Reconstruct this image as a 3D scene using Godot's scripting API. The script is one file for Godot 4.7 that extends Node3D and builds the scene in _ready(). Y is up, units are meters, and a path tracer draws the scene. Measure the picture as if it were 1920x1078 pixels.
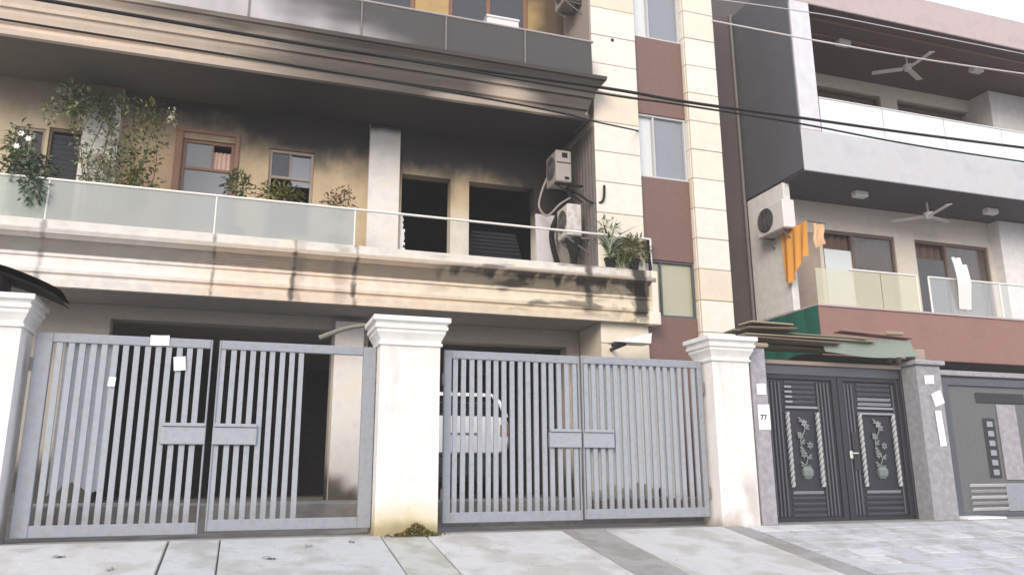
extends Node3D

# ---------------------------------------------------------------- mesh builder
class MB:
	var P := PackedVector3Array()
	var N := PackedVector3Array()
	var C := PackedColorArray()
	var t := Transform3D.IDENTITY
	var col := Color(1, 1, 1)
	func v(p: Vector3, n: Vector3, c: Color) -> void:
		P.append(t * p); N.append((t.basis * n).normalized()); C.append(c)
	# corners counter-clockwise seen from outside
	func quad(a: Vector3, b: Vector3, c: Vector3, d: Vector3) -> void:
		var n := (b - a).cross(d - a)
		if n.length() < 1e-12:
			n = (c - b).cross(d - c)
		for q in [a, c, b, a, d, c]:
			v(q, n, col)
	func tri(a: Vector3, b: Vector3, c: Vector3) -> void:
		var n := (b - a).cross(c - a)
		for q in [a, c, b]:
			v(q, n, col)
	func box(c: Vector3, s: Vector3, bev := 0.0) -> MB:
		var h := s * 0.5
		var e: float = minf(bev, minf(h.x, minf(h.y, h.z)) * 0.9)
		for ax in 3:
			for sg in [-1.0, 1.0]:
				var u := (ax + 1) % 3
				var w := (ax + 2) % 3
				var pts := []
				for k in [[-1, -1], [1, -1], [1, 1], [-1, 1]]:
					var p := Vector3.ZERO
					p[ax] = sg * h[ax]
					p[u] = k[0] * (h[u] - e)
					p[w] = k[1] * (h[w] - e)
					pts.append(c + p)
				if sg > 0: quad(pts[0], pts[1], pts[2], pts[3])
				else: quad(pts[3], pts[2], pts[1], pts[0])
		if e > 0.0:
			for ax in 3:
				var u := (ax + 1) % 3
				var w := (ax + 2) % 3
				for k in [[-1, -1], [1, -1], [1, 1], [-1, 1]]:
					var pts := []
					for m in [[0, -1], [0, 1], [1, 1], [1, -1]]:
						var p := Vector3.ZERO
						p[ax] = m[1] * (h[ax] - e)
						p[u] = k[0] * (h[u] - (e if m[0] == 1 else 0.0))
						p[w] = k[1] * (h[w] - (0.0 if m[0] == 1 else e))
						pts.append(c + p)
					var n: Vector3 = (pts[1] - pts[0]).cross(pts[3] - pts[0])
					var o: Vector3 = (pts[0] + pts[2]) * 0.5 - c
					o[ax] = 0
					if n.dot(o) > 0: quad(pts[0], pts[1], pts[2], pts[3])
					else: quad(pts[3], pts[2], pts[1], pts[0])
			for i in 8:
				var s3 := Vector3(1 if i & 1 else -1, 1 if i & 2 else -1, 1 if i & 4 else -1)
				var a := c + s3 * Vector3(h.x, h.y - e, h.z - e)
				var b := c + s3 * Vector3(h.x - e, h.y, h.z - e)
				var d := c + s3 * Vector3(h.x - e, h.y - e, h.z)
				if s3.x * s3.y * s3.z > 0: tri(a, b, d)
				else: tri(a, d, b)
		return self
	func bx(x0: float, x1: float, y0: float, y1: float, z0: float, z1: float, bev := 0.0) -> MB:
		return box(Vector3(x0 + x1, y0 + y1, z0 + z1) * 0.5, Vector3(absf(x1 - x0), absf(y1 - y0), absf(z1 - z0)), bev)
	func tube(pts: Array, r: float, seg := 8, r1 := -1.0) -> MB:
		var n := pts.size()
		var rings := []
		var side := Vector3.ZERO
		for i in n:
			var d: Vector3 = (pts[mini(i + 1, n - 1)] - pts[maxi(i - 1, 0)]).normalized()
			if side == Vector3.ZERO:
				side = d.cross(Vector3.UP if absf(d.y) < 0.9 else Vector3.RIGHT).normalized()
			side = (side - d * side.dot(d)).normalized()
			var up := d.cross(side)
			var rr: float = r if r1 < 0 else lerpf(r, r1, float(i) / (n - 1))
			var ring := []
			for k in seg:
				var a := TAU * k / seg
				var o := side * cos(a) + up * sin(a)
				ring.append([pts[i] + o * rr, o])
			rings.append(ring)
		for i in n - 1:
			for k in seg:
				var k2 := (k + 1) % seg
				var q := [rings[i][k], rings[i][k2], rings[i + 1][k2], rings[i + 1][k]]
				for j in [0, 2, 1, 0, 3, 2]:
					v(q[j][0], q[j][1], col)
		for e in [0, n - 1]:
			for k in seg:
				var k2 := (k + 1) % seg
				if e == 0: tri(pts[0], rings[0][k2][0], rings[0][k][0])
				else: tri(pts[e], rings[e][k][0], rings[e][k2][0])
		return self
	# square bar twisted about its own upright axis
	func twist(o: Vector3, hgt: float, w: float, turns: float) -> void:
		var n := int(turns * 12)
		for i in n:
			var a0 := TAU * turns * i / n
			var a1 := TAU * turns * (i + 1) / n
			for k in 4:
				var q := []
				for e in [[a0, k, i], [a0, k + 1, i], [a1, k + 1, i + 1], [a1, k, i + 1]]:
					var an: float = e[0] + e[1] * PI / 2
					q.append(o + Vector3(sin(an) * w * 0.72, hgt * e[2] / n, cos(an) * w * 0.72))
				quad(q[0], q[1], q[2], q[3])
	# square-section stack: prof = [[offset, y], ...] around a base rectangle hx, hz
	func stack(c: Vector3, hx: float, hz: float, prof: Array) -> MB:
		for i in prof.size() - 1:
			var a = prof[i]
			var b = prof[i + 1]
			var A := _ring(c, hx + a[0], hz + a[0], a[1])
			var B := _ring(c, hx + b[0], hz + b[0], b[1])
			for k in 4:
				var k2 := (k + 1) % 4
				quad(A[k], A[k2], B[k2], B[k])
		var l = prof[prof.size() - 1]
		var T := _ring(c, hx + l[0], hz + l[0], l[1])
		quad(T[0], T[1], T[2], T[3])
		return self
	func _ring(c: Vector3, hx: float, hz: float, y: float) -> Array:
		return [c + Vector3(-hx, y, hz), c + Vector3(hx, y, hz), c + Vector3(hx, y, -hz), c + Vector3(-hx, y, -hz)]
	# regular grid on the parallelogram o, o+a, o+b (a x b = outward normal); fc(pos) gives the vertex colour
	func grid(o: Vector3, a: Vector3, b: Vector3, na: int, nb: int, fc: Callable) -> MB:
		var n := a.cross(b).normalized()
		var cs := []
		for j in nb + 1:
			for i in na + 1:
				cs.append(fc.call(t * (o + a * (float(i) / na) + b * (float(j) / nb))))
		for j in nb:
			for i in na:
				var k := [[i, j], [i + 1, j], [i + 1, j + 1], [i, j + 1]]
				for q in [0, 2, 1, 0, 3, 2]:
					var e = k[q]
					v(o + a * (float(e[0]) / na) + b * (float(e[1]) / nb), n, cs[e[1] * (na + 1) + e[0]])
		return self
	# wall facing +z with rectangular holes [x0,x1,y0,y1]; reveals go back by depth
	func wall(x0: float, x1: float, y0: float, y1: float, z: float, holes: Array, depth: float, fc: Callable, step := 0.08) -> MB:
		var xs := [x0, x1]
		var ys := [y0, y1]
		for h in holes:
			for q in [h[0], h[1]]:
				if q > x0 and q < x1 and not xs.has(q): xs.append(q)
			for q in [h[2], h[3]]:
				if q > y0 and q < y1 and not ys.has(q): ys.append(q)
		xs.sort(); ys.sort()
		for i in xs.size() - 1:
			for j in ys.size() - 1:
				var cx: float = (xs[i] + xs[i + 1]) * 0.5
				var cy: float = (ys[j] + ys[j + 1]) * 0.5
				var inside := false
				for h in holes:
					if cx > h[0] and cx < h[1] and cy > h[2] and cy < h[3]: inside = true
				if inside: continue
				var w: float = xs[i + 1] - xs[i]
				var hh: float = ys[j + 1] - ys[j]
				grid(Vector3(xs[i], ys[j], z), Vector3(w, 0, 0), Vector3(0, hh, 0), maxi(1, int(w / step)), maxi(1, int(hh / step)), fc)
		for h in holes:
			var a0: float = h[0]; var a1: float = h[1]; var b0: float = h[2]; var b1: float = h[3]
			var nn := maxi(1, int((b1 - b0) / step))
			grid(Vector3(a0, b0, z), Vector3(0, 0, -depth), Vector3(0, b1 - b0, 0), 1, nn, fc)
			grid(Vector3(a1, b0, z - depth), Vector3(0, 0, depth), Vector3(0, b1 - b0, 0), 1, nn, fc)
			grid(Vector3(a0, b1, z - depth), Vector3(0, 0, depth), Vector3(a1 - a0, 0, 0), 1, 4, fc)
			grid(Vector3(a0, b0, z - depth), Vector3(a1 - a0, 0, 0), Vector3(0, 0, depth), 4, 1, fc)
		return self
	# profile [[proud, y], ...] (bottom to top) swept along x at z; mitred return on the right end
	func cornice(prof: Array, x0: float, x1: float, z: float, nx: int, fc: Callable, ret := 0.0) -> MB:
		for i in prof.size() - 1:
			var a = prof[i]
			var b = prof[i + 1]
			var sub := maxi(1, int(Vector2(a[0] - b[0], a[1] - b[1]).length() / 0.022))
			for s in sub:
				var pa: float = lerpf(a[0], b[0], float(s) / sub)
				var ya: float = lerpf(a[1], b[1], float(s) / sub)
				var pb: float = lerpf(a[0], b[0], float(s + 1) / sub)
				var yb: float = lerpf(a[1], b[1], float(s + 1) / sub)
				var n := Vector3(0, -(pb - pa), yb - ya).normalized()
				for k in nx:
					var f0 := float(k) / nx
					var f1 := float(k + 1) / nx
					var q := [Vector3(lerpf(x0, x1 + pa, f0), ya, z + pa), Vector3(lerpf(x0, x1 + pa, f1), ya, z + pa), Vector3(lerpf(x0, x1 + pb, f1), yb, z + pb), Vector3(lerpf(x0, x1 + pb, f0), yb, z + pb)]
					var cc := []
					for w in q: cc.append(fc.call(w))
					for w in [0, 2, 1, 0, 3, 2]: v(q[w], n, cc[w])
				if ret > 0.0:
					var nr := Vector3(yb - ya, -(pb - pa), 0).normalized()
					var q2 := [Vector3(x1 + pa, ya, z + pa), Vector3(x1 + pa, ya, z - ret), Vector3(x1 + pb, yb, z - ret), Vector3(x1 + pb, yb, z + pb)]
					for w in [0, 2, 1, 0, 3, 2]: v(q2[w], nr, fc.call(q2[w]))
		return self
	# rounded-rectangle loft along z: secs = [[z, half width, y0, y1, radius], ...]
	func loft(secs: Array, seg := 5) -> MB:
		var rings := []
		for s in secs:
			var r := []
			var hw: float = s[1]; var y0: float = s[2]; var y1: float = s[3]; var rad: float = minf(s[4], minf(hw, (y1 - y0) * 0.5))
			var cs := [[hw - rad, y0 + rad, -PI / 2], [hw - rad, y1 - rad, 0.0], [-hw + rad, y1 - rad, PI / 2], [-hw + rad, y0 + rad, PI]]
			for c in cs:
				for k in seg:
					var a: float = c[2] + PI / 2 * k / (seg - 1)
					r.append(Vector3(c[0] + cos(a) * rad, c[1] + sin(a) * rad, s[0]))
			rings.append(r)
		var n: int = rings[0].size()
		var ns := []
		for i in rings.size():
			var nr := []
			for k in n:
				var du: Vector3 = rings[i][(k + 1) % n] - rings[i][(k + n - 1) % n]
				var dv: Vector3 = rings[mini(i + 1, rings.size() - 1)][k] - rings[maxi(i - 1, 0)][k]
				nr.append(du.cross(dv).normalized())
			ns.append(nr)
		for i in rings.size() - 1:
			for k in n:
				var k2 := (k + 1) % n
				var q := [[i, k], [i, k2], [i + 1, k2], [i + 1, k]]
				for j in [0, 2, 1, 0, 3, 2]:
					v(rings[q[j][0]][q[j][1]], ns[q[j][0]][q[j][1]], col)
		for e in [0, rings.size() - 1]:
			var c := Vector3.ZERO
			for p in rings[e]: c += p / n
			for k in n:
				var k2 := (k + 1) % n
				if e == 0: tri(c, rings[e][k2], rings[e][k])
				else: tri(c, rings[e][k], rings[e][k2])
		return self
	# free surface: f(u, v) -> point, drawn as a thin sheet
	func sheet(f: Callable, nu: int, nv: int) -> MB:
		var e := 0.01
		for j in nv:
			for i in nu:
				var q := []
				for k in [[0, 0], [1, 0], [1, 1], [0, 1]]:
					var u := float(i + k[0]) / nu
					var w := float(j + k[1]) / nv
					var p: Vector3 = f.call(u, w)
					var n: Vector3 = (f.call(minf(u + e, 1.0), w) - f.call(maxf(u - e, 0.0), w)).cross(f.call(u, minf(w + e, 1.0)) - f.call(u, maxf(w - e, 0.0)))
					q.append([p, n.normalized()])
				for j2 in [0, 2, 1, 0, 3, 2]: v(q[j2][0], q[j2][1], col)
		return self
	func leaf(p: Vector3, d: Vector3, up: Vector3, ln: float, w: float) -> void:
		var s := d.cross(up).normalized()
		var n := s.cross(d).normalized()
		var m := p + d * ln * 0.45 + n * ln * 0.06
		var tip := p + d * ln - n * ln * 0.1
		var l := m + s * w * 0.5 + n * w * 0.15
		var r := m - s * w * 0.5 + n * w * 0.15
		tri(p, m, l); tri(m, tip, l); tri(p, r, m); tri(m, r, tip)
	func done() -> ArrayMesh:
		var a := []
		a.resize(Mesh.ARRAY_MAX)
		a[Mesh.ARRAY_VERTEX] = P
		a[Mesh.ARRAY_NORMAL] = N
		a[Mesh.ARRAY_COLOR] = C
		var m := ArrayMesh.new()
		m.add_surface_from_arrays(Mesh.PRIMITIVE_TRIANGLES, a)
		return m

# ---------------------------------------------------------------- helpers
var used := {}
var M := {}
var nz := FastNoiseLite.new()
var nf := FastNoiseLite.new()
var rng := RandomNumberGenerator.new()

func numbered(called: String) -> String:
	if not used.has(called):
		used[called] = 0
		return called
	used[called] += 1
	return "%s_%03d" % [called, used[called]]

func thing(called: String, label: String, category: String, at := Vector3.ZERO, group := "") -> Node3D:
	var o := Node3D.new()
	o.name = numbered(called)
	add_child(o)
	o.position = at
	return tag(o, label, category, group)

func tag(o: Node3D, label: String, category: String, group := "") -> Node3D:
	o.set_meta("label", label)
	o.set_meta("category", category)
	if group != "": o.set_meta("group", group)
	return o

func part(called: String, b: MB, m: Material, parent: Node, label := "") -> MeshInstance3D:
	var o := MeshInstance3D.new()
	o.mesh = b.done()
	o.material_override = m
	if parent == self: o.name = numbered(called)
	else: o.name = called
	parent.add_child(o, true)
	if label != "": o.set_meta("label", label)
	return o

func inst(called: String, mesh: Mesh, m: Material, parent: Node, at: Vector3) -> MeshInstance3D:
	var o := MeshInstance3D.new()
	o.mesh = mesh
	o.material_override = m
	o.name = called
	o.position = at
	parent.add_child(o, true)
	return o

func struct(called: String, b: MB, m: Material) -> MeshInstance3D:
	var o := part(called, b, m, self)
	o.set_meta("kind", "structure")
	return o

func lin(r: float, g: float, b: float) -> Color:
	return Color(r, g, b).linear_to_srgb()

func noise_tex(sd: int, freq: float, lo: float, hi: float, oct := 5, gain := 0.55, power := 1.0, size := 512) -> ImageTexture:
	var n := FastNoiseLite.new()
	n.seed = sd; n.frequency = freq; n.fractal_octaves = oct; n.fractal_gain = gain
	var im := n.get_seamless_image(size, size)
	im.convert(Image.FORMAT_RGB8)
	for y in size:
		for x in size:
			var k := lerpf(lo, hi, pow(im.get_pixel(x, y).r, power))
			im.set_pixel(x, y, Color(k, k, k))
	im.generate_mipmaps()
	return ImageTexture.create_from_image(im)

# weathered surface: broad stains, grit, hairline cracks or rust specks
func worn_tex(sd: int, broad: float, stain: Color, stain_at: float, grit: float, crack: float, size := 640) -> ImageTexture:
	var d := []
	for q in [[sd, broad, 5], [sd + 1, 0.35, 2], [sd + 2, 0.011, 4], [sd + 3, 0.004, 3]]:
		var n := FastNoiseLite.new()
		n.seed = q[0]; n.frequency = q[1]; n.fractal_octaves = q[2]
		var im := n.get_seamless_image(size, size)
		im.convert(Image.FORMAT_L8)
		d.append(im.get_data())
	var out := PackedByteArray()
	out.resize(size * size * 3)
	for i in size * size:
		var a: float = d[0][i] / 255.0
		var g: float = d[1][i] / 255.0
		var k: float = 0.90 + 0.12 * a + (g - 0.5) * grit
		if crack > 0.0:
			var c: float = absf(d[2][i] / 255.0 - 0.5)
			if c < 0.008 and d[3][i] > 140: k *= lerpf(1.0 - crack, 1.0, c / 0.012)
		var s := smoothstep(stain_at - 0.2, stain_at + 0.25, a + (g - 0.5) * 0.25)
		out[i * 3] = int(255.0 * clampf(k * lerpf(1.0, stain.r, s), 0, 1))
		out[i * 3 + 1] = int(255.0 * clampf(k * lerpf(1.0, stain.g, s), 0, 1))
		out[i * 3 + 2] = int(255.0 * clampf(k * lerpf(1.0, stain.b, s), 0, 1))
	var res := Image.create_from_data(size, size, false, Image.FORMAT_RGB8, out)
	res.generate_mipmaps()
	return ImageTexture.create_from_image(res)

func bump_tex(sd: int, freq: float, strength: float, oct := 4) -> ImageTexture:
	var n := FastNoiseLite.new()
	n.seed = sd; n.frequency = freq; n.fractal_octaves = oct
	var im := n.get_seamless_image(512, 512)
	im.convert(Image.FORMAT_RGBA8)
	im.bump_map_to_normal_map(strength)
	im.generate_mipmaps()
	return ImageTexture.create_from_image(im)

func mat(c: Color, rough: float, tex: Texture2D = null, sc := 1.0, bump: Texture2D = null, bs := 0.5, metal := 0.0) -> StandardMaterial3D:
	var m := StandardMaterial3D.new()
	m.albedo_color = c
	m.roughness = rough
	m.metallic = metal
	m.vertex_color_use_as_albedo = true
	m.uv1_triplanar = true
	m.uv1_world_triplanar = true
	m.uv1_scale = Vector3.ONE * sc
	if tex: m.albedo_texture = tex
	if bump:
		m.normal_enabled = true
		m.normal_texture = bump
		m.normal_scale = bs
	return m

func glass(c: Color, a: float, rough := 0.05) -> StandardMaterial3D:
	var m := StandardMaterial3D.new()
	m.albedo_color = Color(c.r, c.g, c.b, a)
	m.transparency = BaseMaterial3D.TRANSPARENCY_ALPHA
	m.roughness = rough
	m.vertex_color_use_as_albedo = true
	return m

func ss(a: float, b: float, x: float) -> float:
	return smoothstep(a, b, x)

func mixc(a: Color, b: Color, k: float) -> Color:
	return a.lerp(b, clampf(k, 0, 1))

# soot left by the fire: 0 clean .. 1 black, on the first-floor wall
func soot_wall(p: Vector3) -> float:
	var n := nz.get_noise_2d(p.x * 30.0, p.y * 22.0) * 0.28
	n += 0.10 * nf.get_noise_2d(p.x * 55.0, p.y * 50.0)
	var edge := 6.02 - 0.22 * ss(-1.0, 1.2, p.x) - 0.10 * ss(1.6, 2.6, p.x) - 0.7 * ss(4.2, 4.8, p.x)
	var s := ss(edge - 0.72, edge + 0.14, p.y + n)
	s += 0.07 * (ss(-0.1, 0.15, nf.get_noise_2d(p.x * 170.0, p.y * 60.0)) - 0.5) * 4.0 * s * (1.0 - s)
	s = maxf(s, 0.16 * ss(4.6, 5.8, p.y + n))
	s *= lerpf(0.55, 1.0, ss(-3.4, -1.2, p.x))
	s = maxf(s, 0.92 * ss(4.45, 4.75, p.x + n * 0.5) * ss(4.6, 5.1, p.y + n))
	# licks beside the burnt openings
	s = maxf(s, 0.55 * ss(0.16, 0.0, absf(p.x - 3.06) + n * 0.3) * ss(4.9, 5.4, p.y))
	return s

func c_wall(p: Vector3) -> Color:
	var base := mixc(Color(0.62, 0.52, 0.36), Color(0.58, 0.46, 0.30), ss(-2.6, -0.6, p.x))
	base = mixc(base, Color(0.70, 0.66, 0.58), ss(5.2, 4.6, p.y) * ss(2.0, 2.4, p.x))
	base = mixc(base, Color(0.42, 0.25, 0.17), 0.5 * ss(0.9, 0.1, absf(p.x + 1.3)) * ss(5.9, 5.2, p.y))
	base *= 1.0 + 0.18 * nz.get_noise_2d(p.x * 60.0, p.y * 25.0)
	base = mixc(base, Color(0.028, 0.024, 0.024), soot_wall(p))
	return Color(base.r, base.g, base.b)

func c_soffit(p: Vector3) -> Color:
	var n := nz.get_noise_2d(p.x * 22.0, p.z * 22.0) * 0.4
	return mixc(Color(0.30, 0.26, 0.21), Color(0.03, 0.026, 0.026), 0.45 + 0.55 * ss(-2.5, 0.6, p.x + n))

func c_cornice(p: Vector3) -> Color:
	var n := nz.get_noise_2d(p.x * 14.0, p.y * 60.0)
	var n2 := nf.get_noise_2d(p.x * 8.0, p.y * 120.0)
	var base := Color(0.66, 0.55, 0.45) * (1.0 + 0.15 * n2)
	base = mixc(base, Color(0.22, 0.17, 0.11), 0.6 * ss(0.15, 0.5, n2 + n * 0.4) * ss(-3.0, 0.0, p.x))
	base = mixc(base, Color(0.10, 0.085, 0.07), 0.75 * ss(6.86, 6.96, p.y + n * 0.05) * ss(-2.5, -1.0, p.x))
	var s := ss(-2.8, 1.7, p.x + n * 1.3 + n2 * 0.5 + (p.y - 6.6) * 1.0) * 0.93
	var q := Vector2((p.x - 3.75) / 0.62, (p.y - 6.52) / 0.22)
	s *= 1.0 - 0.85 * ss(1.25, 0.35, q.length() + n * 0.6)
	s *= 1.0 - 0.6 * ss(6.46, 6.38, p.y) * ss(2.3, 3.0, p.x + n * 0.8) * ss(4.6, 4.0, p.x + n * 0.8)
	var o := mixc(base, Color(0.055, 0.048, 0.044), s)
	return Color(o.r, o.g, o.b)

func c_fascia(p: Vector3) -> Color:
	var n := nz.get_noise_2d(p.x * 18.0, p.y * 50.0)
	var n2 := nf.get_noise_2d(p.x * 90.0, p.y * 90.0)
	var base := mixc(Color(0.74, 0.70, 0.65), Color(0.72, 0.60, 0.48), ss(-1.8, 0.2, p.x + n * 0.5))
	base = mixc(base, Color(0.64, 0.56, 0.41), 0.6 * ss(1.8, 3.2, p.x) * ss(3.9, 3.3, p.y))
	base = mixc(base, Color(0.70, 0.67, 0.62), 0.8 * ss(3.69, 3.73, p.y))
	base *= 1.0 + 0.10 * n2
	var st := 0.0
	# leaks below the ledge: one streak at each drain hole
	for k in [[-2.55, 0.05, 0.55], [-0.5, 0.03, 0.6], [0.55, 0.05, 0.85], [0.62, 0.12, 0.35], [1.4, 0.05, 0.85], [1.2, 0.14, 0.35]]:
		var w: float = k[1] * (1.0 + n2)
		st = maxf(st, k[2] * ss(w, w * 0.2, absf(p.x - k[0] + n * 0.04)) * (0.55 + 0.45 * ss(0.1, 0.35, n2 + 0.2)))
	# black mould on the burnt half
	var dr := nf.get_noise_2d(p.x * 55.0, 3.0)
	var reach := 3.60 - 0.30 * maxf(dr, -0.05) * ss(1.9, 2.6, p.x)
	st = maxf(st, 0.92 * ss(reach - 0.06, reach + 0.06, p.y + n2 * 0.08) * ss(3.74, 3.64, p.y) * ss(2.0, 3.3, p.x + n))
	st = maxf(st, 0.75 * ss(0.12, 0.42, nf.get_noise_2d(p.x * 16.0, p.y * 70.0)) * ss(2.2, 3.2, p.x) * ss(3.0, 3.1, p.y))
	st = maxf(st, 0.85 * ss(0.10, 0.03, absf(p.x - 4.98 + n * 0.05)) * ss(3.05, 3.2, p.y + n2 * 0.2))
	st = maxf(st, 0.97 * ss(0.17, 0.08, absf(p.x - 5.88 + n * 0.06)) * ss(2.98, 3.12, p.y))
	st = maxf(st, 0.5 * ss(5.0, 5.8, p.x) * ss(0.0, 0.3, n2))
	st = maxf(st, 0.35 * ss(3.62, 3.69, p.y) * ss(3.74, 3.70, p.y))
	var o := mixc(base, Color(0.035, 0.028, 0.022), st)
	return Color(o.r, o.g, o.b)

func c_ledge_top(p: Vector3) -> Color:
	var n2 := nf.get_noise_2d(p.x * 60.0, p.z * 60.0 + p.y * 50.0)
	var o := mixc(Color(0.74, 0.71, 0.66), Color(0.25, 0.22, 0.18), ss(0.1, 0.5, n2) * ss(1.0, 4.0, p.x))
	return Color(o.r, o.g, o.b)

func c_pillar(p: Vector3) -> Color:
	var n := nz.get_noise_3d(p.x * 60.0, p.y * 60.0, p.z * 60.0)
	var o := Color(0.80, 0.78, 0.755) * (1.0 + 0.05 * n)
	o *= 1.0 - 0.10 * ss(0.05, 0.4, nf.get_noise_2d((p.x + p.z) * 110.0, p.y * 9.0)) * ss(0.6, 2.1, p.y)
	o = mixc(o, Color(0.62, 0.52, 0.27), 0.75 * ss(0.42, 0.02, p.y + n * 0.25))
	o = mixc(o, Color(0.30, 0.25, 0.12), 0.8 * ss(0.16, 0.0, p.y + n * 0.16))
	return Color(o.r, o.g, o.b)

func c_far_pillar(p: Vector3) -> Color:
	var n := nz.get_noise_3d(p.x * 60.0, p.y * 60.0, p.z * 60.0)
	var o := Color(0.80, 0.78, 0.755) * (1.0 + 0.05 * n)
	o *= 1.0 - 0.10 * ss(0.05, 0.4, nf.get_noise_2d((p.x + p.z) * 110.0, p.y * 9.0)) * ss(0.6, 2.1, p.y)
	o = mixc(o, Color(0.25, 0.17, 0.12), 0.75 * ss(0.5, 0.05, p.y + n * 0.5 + (p.x - 5.9) * 1.0))
	o = mixc(o, Color(0.45, 0.42, 0.38), 0.6 * ss(0.13, 0.02, absf(p.x - 6.43) + n * 0.2) * ss(0.8, 0.4, p.y))
	return Color(o.r, o.g, o.b)

func plain(c: Color) -> Callable:
	return func(_p: Vector3) -> Color: return c

func ramp_y(z: float) -> float:
	return -0.165 * (z - 0.2) if z > 0.2 else 0.0

# ---------------------------------------------------------------- scene
func _ready() -> void:
	rng.seed = 7
	nz.seed = 11; nz.frequency = 0.02; nz.fractal_octaves = 4
	nf.seed = 23; nf.frequency = 0.05; nf.fractal_octaves = 3
	# camera
	var cam := Camera3D.new()
	cam.name = "camera"
	cam.fov = 39.53
	cam.far = 900.0
	add_child(cam)
	cam.position = Vector3(0, 0.559, 9.424)
	cam.basis = Basis(Vector3.UP, deg_to_rad(-18.64)) * Basis(Vector3.RIGHT, deg_to_rad(13.69)) * Basis(Vector3.BACK, deg_to_rad(-0.34))
	cam.current = true
	# sky, sun, exposure
	var sky_mat := ProceduralSkyMaterial.new()
	sky_mat.sky_top_color = Color(0.80, 0.84, 0.92)
	sky_mat.sky_horizon_color = Color(0.95, 0.95, 0.97)
	sky_mat.sky_curve = 0.2
	sky_mat.ground_horizon_color = Color(0.7, 0.69, 0.68)
	sky_mat.ground_bottom_color = Color(0.45, 0.44, 0.43)
	sky_mat.sun_angle_max = 0.0
	var sky := Sky.new()
	sky.sky_material = sky_mat
	var env := Environment.new()
	env.background_mode = Environment.BG_SKY
	env.sky = sky
	env.background_energy_multiplier = 1.0
	env.tonemap_mode = Environment.TONE_MAPPER_LINEAR
	env.tonemap_exposure = 2.3
	env.sdfgi_enabled = true
	env.ssao_enabled = true
	env.ssil_enabled = true
	env.fog_enabled = true
	env.fog_density = 0.0028
	env.fog_light_color = Color(0.93, 0.91, 0.90)
	var we := WorldEnvironment.new()
	we.name = "world_environment"
	we.environment = env
	add_child(we)
	var sun := DirectionalLight3D.new()
	sun.name = "sun"
	sun.light_energy = 0.46
	sun.light_angular_distance = 30.0
	sun.light_color = Color(1.0, 0.955, 0.90)
	sun.shadow_enabled = true
	add_child(sun)
	sun.look_at_from_position(Vector3.ZERO, Vector3(0.54, -0.45, -0.78), Vector3.UP)
	make_materials()
	build_ground()
	build_house()
	build_tower_side()
	build_right_house()
	build_gates()
	build_small_things()
	build_plants()
	build_cables()

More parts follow.
